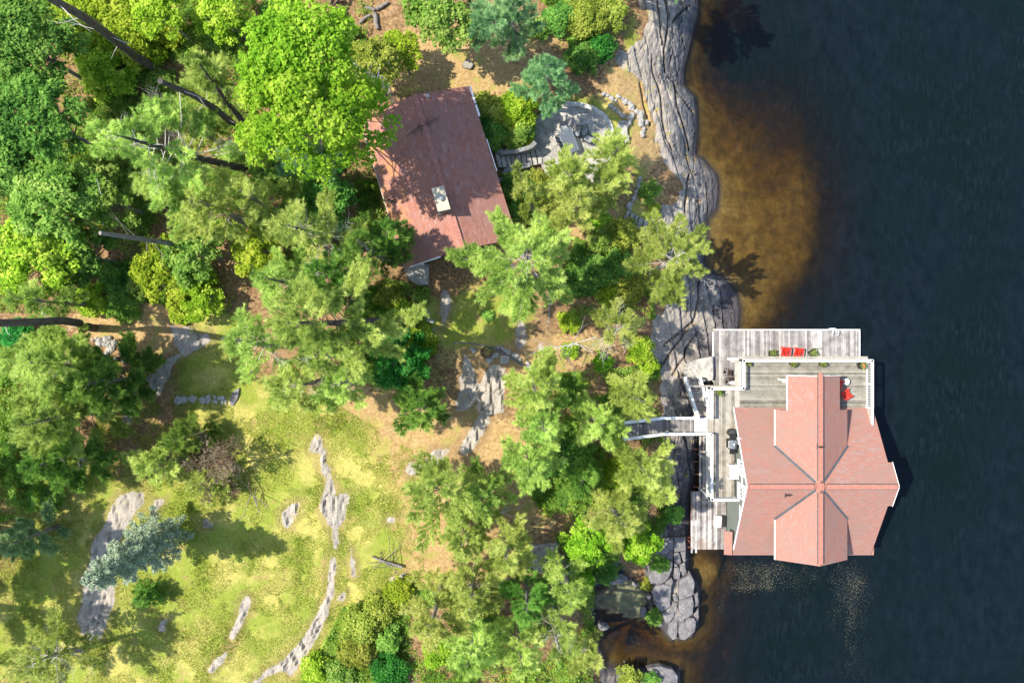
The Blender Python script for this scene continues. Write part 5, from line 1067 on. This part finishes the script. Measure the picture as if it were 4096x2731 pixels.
GP_ = 'pines around the house and shore'
PINES = [  # label, top px, z of top, crown radius, options
 ('tall pine over the cottage south corner with radiating limbs reaching over its roof', (2107, 1020), 16.5, 4.9, dict(base=(2085, 1130), dens=1.2, wood='dead', asym=(-.18, -.10), limbs=62)),
 ('narrow spire shaped conifer between the stone stairs and the radiating pine', (2078, 680), 10.5, 1.25, dict(base=(2165, 900), t0=.1, prof=.9, dens=1.4)),
 ('yellow green pine covering the dining end of the patio', (2268, 690), 11, 2.5, dict(mat='pineY', dens=1.2)),
 ('yellow green pine south of the patio over the orange sand', (2320, 790), 11, 2.2, dict(mat='pineY')),
 ('yellow green pine between the patio and the bedrock shore', (2475, 590), 10.5, 2.4, dict(mat='pineY', base=(2430, 660))),
 ('darker pine filling the gap east of the patio pines', (2430, 730), 9, 2.1, dict(mat='pine')),
 ('bluish green pine on the dry grass north of the patio', (2190, 262), 12, 2.3, dict(mat='pineB', dens=1.4, t0=.2)),
 ('bluish pine at the top edge right of the maple', (1985, 90), 13.5, 2.1, dict(mat='pineB', dens=1.3, base=(1920, 70), r=.32, bark='barkd')),
 ('bluish pine touching the top edge beside its neighbour', (2060, 20), 13, 2.3, dict(mat='pineB', dens=1.3)),
 ('windswept shore pine with bare white limbs leaning over the lake', (2735, 1010), 9.5, 3.7, dict(base=(2600, 1090), dens=1.2, limbs=34, dead=.15, mat='pine', r=.24, bark='dead', t0=.5, asym=(-.1, .15))),
 ('thin pine with many bleached dead twigs above the flagstones', (2490, 1308), 11, 3.0, dict(dens=.9, dead=.3, mat='pineY', limbs=34, asym=(-.35, 0), t0=.35)),
 ('dense pine in the grove west of the footbridge, northern one', (2140, 1560), 13, 2.7, dict(mat='pineY', dens=1.25)),
 ('pine at the southern end of the grove beside the orange clearing', (2120, 1880), 13, 2.4, dict(mat='pine', dens=1.2)),
 ('pine in the middle of the grove left of the footbridge steps', (2180, 1720), 12.5, 2.2, dict(mat='pine', dens=1.2)),
 ('pine beside the wooden stairs nearest the bedrock', (2572, 1606), 11, 2.1, dict(mat='pineY', dens=1.2)),
 ('pine hanging over the upper end of the footbridge', (2410, 1700), 10.5, 2.4, dict(mat='pineY', dens=1.1)),
 ('pine reaching towards the old dock just south of the footbridge', (2600, 1905), 11, 2.5, dict(mat='pineY', dens=1.2)),
 ('pine overhanging the corner of the old dock', (2668, 1990), 10, 1.6, dict(mat='pineY', dens=1.1)),
 ('dense light green pine above the fractured rock point', (2500, 2105), 11.5, 2.7, dict(mat='pineY', dens=1.25)),
 ('shaded low pine between the grove and the dock pines', (2330, 1930), 8, 2.4, dict(mat='pineD', dens=1.2)),
 ('spreading pine with dark twisted limbs in the middle of the lawn edge', (1740, 1950), 12, 4.1, dict(mat='pine', dens=.95, bark='barkd', wood='bark', limbs=50, t0=.3, base=(1850, 2010))),
 ('round topped pine east of the spreading pine', (1930, 2000), 10.5, 2.5, dict(mat='pine', dens=.9, wood='bark', bark='barkd')),
 ('small pine north of the cove hill by the orange clearing', (2020, 2230), 12, 2.1, dict(mat='pineY', dens=1.2)),
 ('pine between the spreading pine and the southern thicket', (1840, 2180), 10.5, 2.6, dict(mat='pine', dens=1.)),
 ('broad pine in the southern thicket, the westernmost', (1710, 2540), 13, 3.0, dict(mat='pineY', dens=1.1)),
 ('pine in the southern thicket with tufted tips toward the clearing', (1880, 2440), 13, 2.6, dict(mat='pineY', dens=1.15)),
 ('pine touching the bottom edge in the southern thicket', (1870, 2660), 13, 2.4, dict(mat='pine', dens=1.1)),
 ('pine with pale bare branch ends above the cove', (2285, 2420), 13, 2.2, dict(mat='pineY', dens=1., t0=.25, dead=.12)),
 ('pine with long white dead limbs near the bottom edge', (2240, 2600), 13, 2.4, dict(mat='pine', dens=1., dead=.28)),
 ('bottom edge pine leaning out over the cove water', (2350, 2590), 10, 2.0, dict(mat='pineY', dens=.95, base=(2290, 2600))),
 ('dark green pine filling the hollow west of the cove', (2110, 2450), 12, 2.5, dict(mat='pineD', dens=1.2)),
 ('pine on the bottom edge between the two thicket masses', (2090, 2660), 12.5, 2.4, dict(mat='pineY', dens=1.1)),
 ('small pine at the east side of the orange clearing', (2070, 2270), 10, 1.3, dict(mat='pineY', dens=1.2)),
 ('huge pine mass on the left edge, its northern crown', (120, 1450), 16, 3.7, dict(mat='pine', dens=1.5, t0=.2, limbs=70, base=(330, 1480))),
 ('dark pine crown beside the rubble ledge on the left', (300, 1540), 13, 3.4, dict(mat='pineD', dens=1.6, t0=.15, limbs=64)),
 ('left edge pine south of the huge pine mass', (90, 1700), 13.5, 3.7, dict(mat='pine', dens=1.6, t0=.15, limbs=66)),
 ('lower left pine crown above the brown shaded ground', (120, 1880), 12, 3.0, dict(mat='pineD', dens=1.5, t0=.15, limbs=56)),
 ('soft young pine with starry yellow tips on the lawn', (580, 1860), 8.5, 2.7, dict(mat='pineY', dens=1.1, t0=.15, wood='bark')),
 ('soft young dark pine north of the starry tipped one', (700, 1760), 8.5, 1.9, dict(mat='pineD', dens=1.1, t0=.15)),
 ('dense teal conifer at the left edge level with the blue spruce', (15, 2190), 10.5, 1.9, dict(mat='pineB', dens=1.6, t0=.1)),
 ('sparse pine with tangled bare limbs in the bottom left corner', (130, 2650), 12, 3.9, dict(mat='pine', dens=.75, dead=.2, limbs=52, base=(330, 2600))),
 ('great white pine with a thick trunk leaning left of the cottage lawn', (1150, 1290), 19.5, 4.3, dict(base=(1640, 1275), r=.44, bark='barkd', dens=1.1, t0=.5, limbs=60)),
 ('pale twigged pine at the west side of the great pine', (940, 1360), 15, 3.0, dict(mat='pine', dens=.8, dead=.25)),
 ('light pine south of the great pine over the lawn corner', (1130, 1560), 14, 2.8, dict(mat='pineY', dens=.95, dead=.08)),
 ('light grey green pine between the great pine and the emerald maple', (1330, 1540), 13, 2.5, dict(mat='pine', dens=.95, dead=.1)),
 ('pine crown north of the great pine', (1270, 1090), 15, 3.0, dict(mat='pineD', dens=1.2)),
 ('pine between the great pine and the lime thicket', (1060, 1110), 14, 2.6, dict(mat='pine', dens=1.1)),
 ('pine with exposed white limbs west of the cottage', (1150, 900), 17, 3.3, dict(base=(1440, 985), r=.34, bark='barkd', dens=.95, dead=.18, t0=.45)),
 ('dark pine close to the cottage west eave', (1430, 960), 15.5, 2.6, dict(mat='pineD', dens=.8)),
 ('dark pine at the cottage south west corner', (1545, 930), 13, 1.8, dict(mat='pineD', dens=1.2)),
 ('tall grey green pine with a long trunk slanting to the cottage', (400, 520), 18.5, 4.2, dict(base=(1050, 690), r=.32, bark='barkd', dens=1.0, dead=.15, t0=.45, limbs=56)),
 ('pine crown at the upper left over the broken trunk', (780, 230), 15, 2.7, dict(mat='pine', dens=1.1, base=(1040, 570), r=.3, bark='barkd')),
 ('pine crown in the forest between the long trunks', (700, 450), 11.5, 2.4, dict(mat='pine', dens=.8)),
 ('light pine in the middle of the western forest', (760, 800), 15, 3.4, dict(mat='pineY', dens=.95)),
 ('pine crown just west of the cottage clearing', (960, 760), 14, 2.7, dict(mat='pine', dens=1.05)),
 ('soft pine under the southern side of the bright maple', (1190, 590), 13, 2.4, dict(mat='pineB', dens=1.1)),
 ('grey green pine over the forest south of the long trunk', (560, 690), 14, 2.8, dict(mat='pine', dens=.9, dead=.1)),
 ('low green pine north of the grey bedrock slabs', (1680, 1640), 9.5, 2.6, dict(mat='pineD', dens=1.25)),
 ('thin pine over the lawn south of the great pine', (1230, 1420), 14, 2.4, dict(mat='pine', dens=.9, dead=.12)),
 ('tall shore pine just beyond the top edge whose shadow falls on the lake', (2700, -330), 14, 3.2, dict(mat='pineB', dens=1.2)),
 ('second pine beyond the top edge by the bedrock', (2560, -300), 12, 2.6, dict(mat='pine', dens=1.1)),
 ('pine just outside the left edge shading the lower lawn, northern', (-760, 2000), 17, 4.2, dict(mat='pine', dens=1.4, t0=.3, limbs=70)),
 ('pine just outside the left edge shading the lower lawn, middle', (-800, 2350), 18, 4.4, dict(mat='pine', dens=1.4, t0=.3, limbs=70)),
 ('pine just outside the left edge shading the lower lawn, southern', (-760, 2720), 17, 4.2, dict(mat='pine', dens=1.4, t0=.3, limbs=70)),
 ('small leaning pine on the bedrock under the bare white limbs', (2700, 1175), 6.5, 1.9, dict(mat='pine', dens=1.1, base=(2610, 1120), t0=.3)),
 ('pine spray at the left edge by the bent trunk', (60, 1190), 13, 2.0, dict(mat='pine', dens=.9)),
]
for k, (lb, tp, zt, R_, kw) in enumerate(PINES):
    kw = dict(kw); pine('pine_tree', lb, tp, zt, R_ * 1.0, seed=k, group=GP_, **kw)
# blue spruce leaning across the ledge, small spruce below it
def spruce(label, top, zt, base, R_, mat, seed, n=70, dens=1.):
    g = np.random.RandomState(seed); T = W(*top, zt); B = G(*base); t = thing('spruce_tree', label, 'tree'); pts = trunk_obj(t, B, T, .16, M['barkd'], seed, .05)
    TC, TD, P0, P1 = [], [], [], []
    for i in range(n):
        f = .12 + .88 * (i + g.rand()) / n; L = R_ * (1.03 - f) ** .62 * g.uniform(.8, 1.15) + .12; az = i * 2.39996 + g.normal(0, .3); h = np.array((cos(az), sin(az), 0)); o = np.array(at(pts, min(f, .99)))
        e = o + h * L + np.array((0, 0, L * .12)); P0.append(o); P1.append(e)
        K = int(60 * L * dens) + 8; s = g.uniform(.15, 1.03, K); side = np.array((-h[1], h[0], 0)); wdt = g.uniform(-1, 1, K) * (1.1 - s) * L * .42 + g.normal(0, .05, K)
        TC.append(o + (e - o) * s[:, None] + side * wdt[:, None] + g.normal(0, .05, (K, 3))); TD.append(np.repeat((h * .7 + (0, 0, .4))[None], K, 0))
    V, F = segs(P0, P1, np.full(n, .03), np.full(n, .008)); np_mesh('branches', V, F, M['barkg'], t)
    TC, TD = np.concatenate(TC), np.concatenate(TD); V, F = tufts(TC, TD, g, n=8, L=.11, wd=.055, spread=.7)
    tone = np.repeat(np.clip(g.normal(.55, .2, len(TC)), 0, 1), 24); np_mesh('crown', V, F, FM[mat], t, tone=tone)
spruce('pale blue spruce leaning over the bedrock strip on the lawn', (355, 2330), 15.5, (690, 2120), 2.15, 'spruce', 3, 95, 1.5)
spruce('little green spruce growing under the tip of the blue spruce', (555, 2400), 7.2, (620, 2350), 1.1, 'pineD', 4, 36)
# sparse brown twiggy tree
pine('bare_tree', 'mostly bare brown twiggy tree with a few green tips on the lawn', (905, 1835), 9.0, 2.9, seed=205, mat='twig', dens=.75, limbs=46, bark='barkr', wood='bark', t0=.1, tl=.13, base=(830, 1890))
pine('pine_tree', 'green pine sprays around the bare brown tree', (800, 1930), 7.2, 2.2, seed=207, mat='pineY', dens=.8, limbs=24, t0=.2)

GB = 'broadleaf trees in the forest'
TREES = [
 ('maple_tree', 'large bright yellow green maple against the cottage north west corner', (1180, 400), 19.5, 4.3, 'maple', dict(s=.12, base=(1330, 560), gaps=.22, ry=4.3, per=1.5)),
 ('maple_tree', 'upper bright green maple crown reaching to the top edge', (1190, 190), 19.5, 3.8, 'maple', dict(s=.12, gaps=.15, rot=.5, ry=3.4, per=1.7)),
 ('maple_tree', 'bright maple limb mass overhanging the cottage roof corner', (1410, 440), 16, 2.7, 'maple', dict(s=.12, base=(1340, 560), gaps=.28, per=1.3)),
 ('maple_tree', 'green maple at the top edge above the tree stumps', (1760, 25), 11.5, 2.7, 'leafL', dict(s=.12, gaps=.1)),
 ('maple_tree', 'deep emerald young maple beside the fire ring clearing', (1590, 1445), 8.6, 2.4, 'emer', dict(s=.13)),
 ('cedar_tree', 'olive green cedar north of the cottage by the aerial mast', (1480, 260), 10, 2.2, 'juni', dict(s=.09)),
 ('cedar_tree', 'bushy green cedar nearest the taller tree stump', (1600, 200), 8.5, 1.7, 'leafY', dict(s=.09)),
 ('hemlock_tree', 'bright yellow green hemlock under the big slanting trunk', (440, 100), 8.2, 4.2, 'leafY', dict(s=.10, ry=2.4, rot=-.4)),
 ('hemlock_tree', 'yellow green hemlock left of the broken trunk', (420, 270), 7.5, 2.4, 'leafY', dict(s=.10)),
 ('leafy_tree', 'dark leafy tree at the left edge, the uppermost', (60, 150), 13, 3.4, 'leafD', dict(s=.13)),
 ('leafy_tree', 'dark leafy tree west of the tall grey green pine', (120, 460), 13, 3.5, 'leafD', dict(s=.13, gaps=.06)),
 ('leafy_tree', 'lighter green leafy tree below the dark western crowns', (190, 790), 12.5, 3.2, 'leafL', dict(s=.13)),
 ('leafy_tree', 'bright leafy tree right of the lighter one in the western forest', (360, 780), 11, 2.6, 'leafL', dict(s=.13, gaps=.05)),
 ('leafy_tree', 'yellow green leafy tree at the left edge north of the bent trunk', (90, 1020), 11.5, 3.2, 'leafY', dict(s=.12, gaps=.08)),
 ('leafy_tree', 'dark leafy tree filling the left edge middle', (40, 680), 12, 2.6, 'leafD', dict(s=.13)),
 ('leafy_tree', 'deep green leafy tree in the hollow of the western forest', (300, 1010), 9.5, 2.5, 'leafD', dict(s=.12)),
 ('leafy_tree', 'mid green leafy tree along the top edge left of the maple', (880, 40), 9, 2.2, 'leafY', dict(s=.11, gaps=.2)),
 ('leafy_tree', 'lime green leafy tree on the slope above the cove', (2350, 2180), 8.5, 1.8, 'maple', dict(s=.11)),
 ('leafy_tree', 'lime thicket tree between the snag and the bent trunk', (650, 1080), 8.5, 2.6, 'leafY', dict(s=.11, gaps=.15)),
 ('leafy_tree', 'lime sapling at the forest edge over the needle ground', (780, 1180), 8, 2.0, 'leafY', dict(s=.11, gaps=.15)),
 ('leafy_tree', 'yellow green tree west of the great pine crown', (760, 1000), 9.5, 2.4, 'leafL', dict(s=.11, gaps=.1)),
 ('leafy_tree', 'green leafy tree on the top edge above the yellow hemlock', (620, 30), 10, 2.2, 'leafY', dict(s=.11, gaps=.15)),
 ('leafy_tree', 'green leafy tree in the dark gap left of the cottage', (1290, 790), 8.5, 2.3, 'leafD', dict(s=.11)),
 ('leafy_tree', 'green leafy tree between the two western pines', (1080, 640), 9, 2.2, 'leafL', dict(s=.11, gaps=.1)),
 ('leafy_tree', 'yellowish sapling on the ground south of the white limbed pine', (1020, 1010), 8.5, 2.0, 'leafY', dict(s=.11, gaps=.2)),
 ('leafy_tree', 'dark green leafy tree behind the grove pines', (2290, 1840), 6.8, 2.0, 'leafD', dict(s=.11)),
 ('leafy_tree', 'green leafy tree beside the dock pines on the steep bank', (2560, 2180), 5.5, 1.7, 'maple', dict(s=.11)),
]
for k, (nm, lb, tp, zt, R_, mt, kw) in enumerate(TREES): broad(nm, lb, tp, zt, R_, mt, seed=k, group=GB, **kw)
GS = 'shrubs on the slopes'
SH = [
 (1925, 420, 1.1, 1.6, 'juni', 'yellowish shrub at the cottage north east corner'), (2000, 440, 1.2, 1.6, 'juni', 'sunlit yellow green shrub between the cottage gutter and lime bush'),
 (2075, 420, 1.5, 2.4, 'leafY', 'bright lime bush north of the stone stairs'), (2085, 515, .9, 1.5, 'leafL', 'lime bush tip just above the stairs wall'), (1965, 500, 1.3, 1.2, 'leafD', 'dark green shrub in the cottage shade, upper one'),
 (1985, 545, 1.0, 1.0, 'leafL', 'mid green shrub beside the stairs side wall'), (2050, 552, .9, .9, 'leafL', 'green shrub hanging over the northern stairs wall'), (2112, 555, .6, .7, 'leafY', 'small yellow shrub at the patio end of the stairs wall'),
 (2120, 520, .6, .9, 'leafD', 'small dark shrub beside the upper patio edge'), (2030, 775, 1.1, 1.1, 'leafD', 'dark shrub below the southern stairs wall'), (2060, 850, 1.0, 1.3, 'leafD', 'dark shrub against the cottage east eave'),
 (2140, 712, .8, 1.0, 'juni', 'olive shrub touching the southern stairs wall'), (2180, 760, 1.1, 1.3, 'juni', 'olive brown shrub above the driftwood timber'), (2200, 830, 1.0, 1.3, 'juni', 'olive shrub beside the red board'),
 (2385, 865, 1.1, 1.0, 'maple', 'round bright shrub at the edge of the orange sand'), (2410, 180, 1.1, 1.8, 'emer', 'emerald leafy bush at the bedrock edge near the top'), (2330, 230, 1.3, 1.5, 'leafD', 'dark shrub behind the bluish pine'),
 (2350, 60, 1.7, 1.9, 'juni', 'large dull shrub at the top edge by the bedrock'), (2450, 50, 1.3, 1.7, 'juni', 'greenish brown shrub at the top edge nearest the bedrock'), (2240, 60, 1.2, 1.4, 'leafD', 'dark low shrub by the orange brush pile'),
 (2150, 110, .9, 1.0, 'leafL', 'small green shrub left of the orange brush pile'), (2490, 940, 1.4, 1.3, 'juni', 'spreading olive juniper below the stone steps'), (2400, 960, 1.1, 1.2, 'leafL', 'green shrub between the orange sand and shore pine'),
 (2350, 1100, 1.7, 1.4, 'leafD', 'dark shrub patch east of the radiating pine'), (2450, 1060, 1.5, 1.3, 'leafD', 'dark shrub patch under the shore pine trunk'), (2500, 1170, 1.3, 1.2, 'juni', 'olive shrub between dark patch and bleached twig pine'),
 (2420, 1170, 1.0, 1.0, 'leafY', 'yellow shrub north of the bleached twig pine'), (2280, 1290, .9, 1.0, 'leafY', 'lime shrub at the twig pine western tips'), (2560, 1400, 1.2, 1.2, 'leafY', 'lime shrub at the bedrock edge by the flagstones'),
 (2590, 1460, .9, 1.0, 'leafY', 'lime shrub next to the flagstone path'), (2410, 1450, .8, .8, 'maple', 'bright fern clump under the twig pine'), (2280, 1400, .7, .7, 'leafY', 'small yellow shrub south of the dead branch'),
 (1560, 1180, 1.2, 1.1, 'juni', 'olive shrub on the slope above the great pine base'), (1600, 1240, 1.0, .9, 'leafY', 'yellowish low shrub left of the great pine base'), (1680, 1180, .7, .7, 'leafL', 'small shrub among reddish duff near the slab'),
 (1690, 1370, 1.2, 1.2, 'leafY', 'lime shrub under the great pine trunk'), (1440, 2510, 1.6, 2.0, 'juni', 'round olive juniper at the lawn edge, the northern one'), (1420, 2610, 1.4, 1.8, 'juni', 'round olive juniper at the lawn edge, the southern one'),
 (1520, 2440, 1.3, 1.6, 'juni', 'juniper between the round ones and the thicket'), (1590, 2370, 1.2, 1.3, 'leafY', 'lime shrub at the tip of the southern thicket'), (1550, 2560, 1.1, 1.4, 'leafL', 'green shrub inside the southern thicket gap'),
 (1260, 2680, 1.2, 1.3, 'leafY', 'lime shrub at the bottom edge by the pale rock'), (1350, 2700, 1.3, 1.3, 'leafL', 'green shrub at the bottom edge beneath the junipers'), (1560, 2690, 1.5, 1.5, 'emer', 'deep green shrub at the bottom edge of the thicket'),
 (2620, 2470, .75, .8, 'leafL', 'green bush on the rock point west side'), (2590, 2340, .6, .8, 'juni', 'small bush with orange tips on the rock point'), (2640, 2260, .8, 1.0, 'leafL', 'green bush at the edge of the rock point head'),
 (2700, 2060, .9, 1.6, 'leafD', 'dark bush below the dock pine'), (2480, 1900, 1.3, 1.6, 'leafY', 'lime shrub glowing inside the pine hollow'), (2420, 2290, 1.0, 1.2, 'leafD', 'shaded shrub above the pale ledge'),
 (2250, 2300, 1.2, 1.6, 'leafD', 'dark shrub beside the brown rock hollow'), (2520, 2712, 1.0, 1.2, 'juni', 'olive shrub on the ledge at the bottom edge by the cove'), (2610, 2722, .7, .8, 'leafD', 'small dark shrub on the bottom ledge nearest the lake'), (2600, 760, .9, .9, 'leafL', 'green shrub between the stone line and bedrock'), (2640, 1000, .8, .9, 'juni', 'low shrub under the shore pine'), (560, 1130, 1.4, 1.3, 'leafL', 'green shrub in the forest hollow, southern'), (470, 1120, 1.4, 1.3, 'leafD', 'deep green shrub in the shaded forest hollow'),
 (480, 1220, 1.3, 1.1, 'leafL', 'green shrub at the northern rim of needle clearing'), (370, 1200, 1.3, 1.2, 'leafY', 'yellow green shrub near the bent trunk'), (60, 1340, 1.3, 1.6, 'emer', 'leafy green shrub under the bent trunk'),
 (720, 1240, 1.1, 1.1, 'leafY', 'lime shrub at the corner of the needle clearing'), (1100, 60, 1.3, 1.4, 'leafD', 'dark shrub left of the firewood pile'), (1380, 130, 1.0, 1.2, 'leafL', 'green shrub south of the firewood pile'),
 (680, 130, 1.2, 1.3, 'leafY', 'yellow shrub in the sunny forest gap'), (880, 150, 1.2, 1.2, 'leafL', 'green shrub below the top edge gap'), (640, 330, 1.2, 1.4, 'leafL', 'green shrub next to the broken trunk end'),
 (250, 1880, .9, .9, 'leafD', 'dark ivy like shrub beneath the left pines'), (200, 2000, 1.0, .9, 'leafD', 'dark shrub at the left under the pine shade'), (1950, 1260, .5, .4, 'leafL', 'tiny shrub on the lawn below the slab'),
 (1750, 2620, 1.2, 1.4, 'leafY', 'yellow shrub under the thicket pines at the bottom'), (1970, 2540, 1.2, 1.5, 'leafD', 'dark shrub between the thicket pines'), (2330, 2330, 1.0, 1.6, 'maple', 'bright lime bush west of the cove'),
 (1330, 620, 1.1, 1.1, 'emer', 'green shrub in the shade west of the cottage'), (1180, 740, 1.2, 1.3, 'leafL', 'light shrub in the forest west of the cottage'), (2620, 840, .6, .9, 'leafY', 'yellow green cedar sapling on the shore grass'),
]
for k, (px, py, r_, h_, mt, lb) in enumerate(SH):
    p = G(px, py); broad('shrub', lb, (px, py), p.z + h_, r_, mt, seed=k + 60, group=GS, s=.085, per=1.9, hgt=h_ * .6, lobr=.36, r=.03)

# bare trunks, snags and fallen timber
def bare(name, lb, cat, pts, r0, r1, mat, limbs=0, seed=0, group=None):
    g = np.random.RandomState(seed); t = thing(name, lb, cat, (0, 0, 0), 0, group); m = MB(); n = len(pts); m.tube(pts, [r0 + (r1 - r0) * i / (n - 1) for i in range(n)], 10); m.build('trunk', M[mat], t, smooth=True)
    if limbs:
        P0, P1, a, b = [], [], [], []
        for i in range(limbs):
            f = g.uniform(.3, 1) * (n - 1); k = min(int(f), n - 2); p = np.array(pts[k].lerp(pts[k + 1], f - k)); d = g.normal(0, 1, 3); d[2] = abs(d[2]) * .3; d /= np.linalg.norm(d); L = g.uniform(.4, 1.8)
            q = p + d * L; P0 += [p, q, q]; P1 += [q, q + (d + g.normal(0, .4, 3)) * L * .5, q + (d + g.normal(0, .5, 3)) * L * .4]; a += [.035, .018, .015]; b += [.018, .004, .004]
        V, F = segs(P0, P1, a, b); np_mesh('branch', V, F, M['barkg' if mat in ('barkg', 'barkr') else 'dead'], t)
    return t
bare('leaning_tree', 'thick dark bare trunk slanting in from the top left corner', 'tree trunk', [G(640, 285), W(540, 225, 8), W(420, 130, 13.5), W(330, 65, 17), W(220, 5, 20), W(120, -60, 22)], .30, .19, 'barkd', 5, 1)
bare('broken_tree', 'broken topped dark trunk with splintered white end in the upper forest', 'tree trunk', [G(1035, 560), W(960, 520, 8), W(860, 435, 12), W(770, 380, 15), W(640, 325, 18.5)], .26, .15, 'barkd', 6, 2)
bare('snag', 'dead snag leaning left with a reddish broken top in the western forest', 'dead tree', [G(830, 1000), W(700, 975, 8), W(560, 955, 11), W(400, 932, 13.5)], .24, .13, 'barkg', 6, 3)
bare('bent_tree', 'bare bent trunk over the orange needle clearing at the left edge', 'tree trunk', [G(372, 1312), W(350, 1306, 7), W(318, 1292, 9), W(250, 1282, 11.5), W(140, 1288, 14.5), W(0, 1292, 18), W(-90, 1290, 20)], .30, .2, 'barkd', 4, 4)
bare('birch_stem', 'thin pale curved birch stem over the left forest', 'tree trunk', [W(415, 900, 8), W(422, 850, 9.5), W(405, 780, 10.5), W(388, 715, 11.5)], .05, .02, 'dead', 0, 5)
bare('dead_tree', 'bleached twisted dead tree lying near the orange clearing', 'dead tree', [G(1935, 2090, .3), G(1980, 2060, .7), G(2020, 2035, .6)], .22, .06, 'dead', 14, 6)
bare('driftwood', 'grey fallen bough on the sunny lawn below the spreading pine', 'driftwood', [G(1490, 2222, .15), G(1540, 2243, .2), G(1610, 2262, .3)], .06, .13, 'barkg', 12, 7)
bare('dead_branch', 'bleached feathery dead branch pointing left below the twig pine', 'dead branch', [W(2380, 1350, 7.5), W(2290, 1375, 7.8), W(2195, 1395, 8.2)], .05, .012, 'dead', 14, 8)
bare('dead_branch', 'pale dead twigs curling over the maple by the aerial', 'dead branch', [W(1400, 230, 13.5), W(1425, 262, 13.6), W(1460, 285, 13.6), W(1495, 296, 13.3)], .05, .012, 'dead', 7, 9)
bare('dead_branch', 'dead pale bough on the lawn beside the bare brown tree', 'dead branch', [G(1000, 1900, .5), G(1020, 1960, .8), G(1040, 2010, .4)], .04, .012, 'barkr', 6, 10)

# brush, ground cover, lawn grass: nobody could count these
def scatter(name, polys, n, mat, s, hmax, seed, rockfree=True, tilt=.75):
    g = np.random.RandomState(seed); out = []
    for pl, wt in polys:
        P = GP(pl); xs = [p[0] for p in P]; ys = [p[1] for p in P]; k = int(n * wt)
        x = g.uniform(min(xs), max(xs), k); y = g.uniform(min(ys), max(ys), k); ok = inside(x, y, P) & (fbm(x, y, .6, 51, 4) + g.normal(0, .14, k) > -.02)
        out.append(np.stack([x[ok], y[ok]], 1))
    q = np.concatenate(out); x, y = q[:, 0], q[:, 1]; h, d = base_height(x, y); m = len(x)
    hz = hmax * np.clip(.5 + 1.3 * fbm(x, y, 1.2, 55, 3), .12, 1.3)
    c = np.stack([x, y, h + .05 + hz * g.uniform(.3, 1, m)], 1); N = g.normal(0, .6, (m, 3)) + (0, 0, tilt); N /= np.linalg.norm(N, axis=1)[:, None]
    a = np.cross(N, g.normal(0, 1, (m, 3))); a /= np.linalg.norm(a, axis=1)[:, None]; b = np.cross(N, a); w_ = s * g.uniform(.6, 1.4, (m, 1))
    V = np.stack([c - a * w_, c - b * w_ * .55, c + a * w_, c + b * w_ * .55], 1).reshape(-1, 3); tone = np.clip(.45 + .8 * fbm(x, y, .9, 57, 3) + g.normal(0, .15, m), 0, 1)
    return tag(np_mesh(name, V, np.arange(4 * m).reshape(m, 4), FM[mat] if mat in FM else M[mat], tone=np.repeat(tone, 4)), kind='stuff')
FOR = [([(-60, -60), (1500, -60), (1480, 120), (1420, 300), (1480, 600), (1560, 900), (1480, 1050), (1000, 1150), (900, 1260), (600, 1210), (420, 1250), (-60, 1250)], 1.0),
       ([(2120, -40), (2520, -40), (2480, 160), (2380, 260), (2300, 300), (2250, 100)], .16), ([(1910, 380), (2140, 440), (2130, 590), (2000, 590)], .10), ([(2000, 700), (2250, 720), (2220, 1000), (2100, 950)], .12),
       ([(2300, 950), (2560, 900), (2620, 1280), (2300, 1300), (2250, 1100)], .22), ([(1480, 1100), (1720, 1150), (1700, 1500), (1500, 1560), (1350, 1400)], .15),
       ([(2130, 1500), (2640, 1450), (2640, 1700), (2700, 2000), (2600, 2250), (2330, 2320), (2100, 1950)], .4), ([(1380, 2420), (1700, 2330), (2100, 2350), (2380, 2350), (2370, 2740), (1200, 2740)], .35), ([(-40, 1330), (300, 1430), (330, 1650), (220, 2020), (-40, 2100)], .22)]
scatter('undergrowth', FOR, 210000, 'leafL', .075, .65, 1)
scatter('low_ferns', FOR, 150000, 'leafY', .07, .5, 7)
def blades(name, polys, n, mat, seed):
    g = np.random.RandomState(seed); P = GP(polys); xs = [p[0] for p in P]; ys = [p[1] for p in P]; x = g.uniform(min(xs), max(xs), n); y = g.uniform(min(ys), max(ys), n)
    ok = inside(x, y, P) & (fbm(x, y, .8, 61, 4) > -.12); x, y = x[ok], y[ok]; h, d = base_height(x, y)
    # keep off the bedrock
    ix = np.clip(np.searchsorted(gx, x), 0, len(gx) - 1); iy = np.clip(np.searchsorted(gy, y), 0, len(gy) - 1); rk = rock.reshape(X.shape)[ix, iy]; ok = rk < .3; x, y, h = x[ok], y[ok], h[ok]; m = len(x)
    c = np.stack([x, y, h], 1); d = g.normal(0, .7, (m, 3)) + (0, 0, .8); d /= np.linalg.norm(d, axis=1)[:, None]; s = np.cross(d, (0, 0, 1.)) ; s /= np.linalg.norm(s, axis=1)[:, None] + 1e-6
    l = g.uniform(.08, .24, (m, 1)); V = np.stack([c + s * .022, c - s * .022, c + d * l], 1).reshape(-1, 3)
    tag(np_mesh(name, V, np.arange(3 * m).reshape(m, 3), FM[mat], tone=np.repeat(np.clip(.55 + .9 * fbm(x, y, .7, 63, 3) + g.normal(0, .15, m), 0, 1), 3)), kind='stuff')
FM['lawn'] = leafmat("lawn_blades", [(.18, .25, .03), (.40, .44, .08), (.64, .58, .22)], .3)
blades('lawn_grass', [(420, 1450), (1000, 1380), (1400, 1650), (1650, 1800), (1700, 2300), (1350, 2740), (-60, 2740), (-60, 2000), (350, 1900)], 260000, 'lawn', 3)
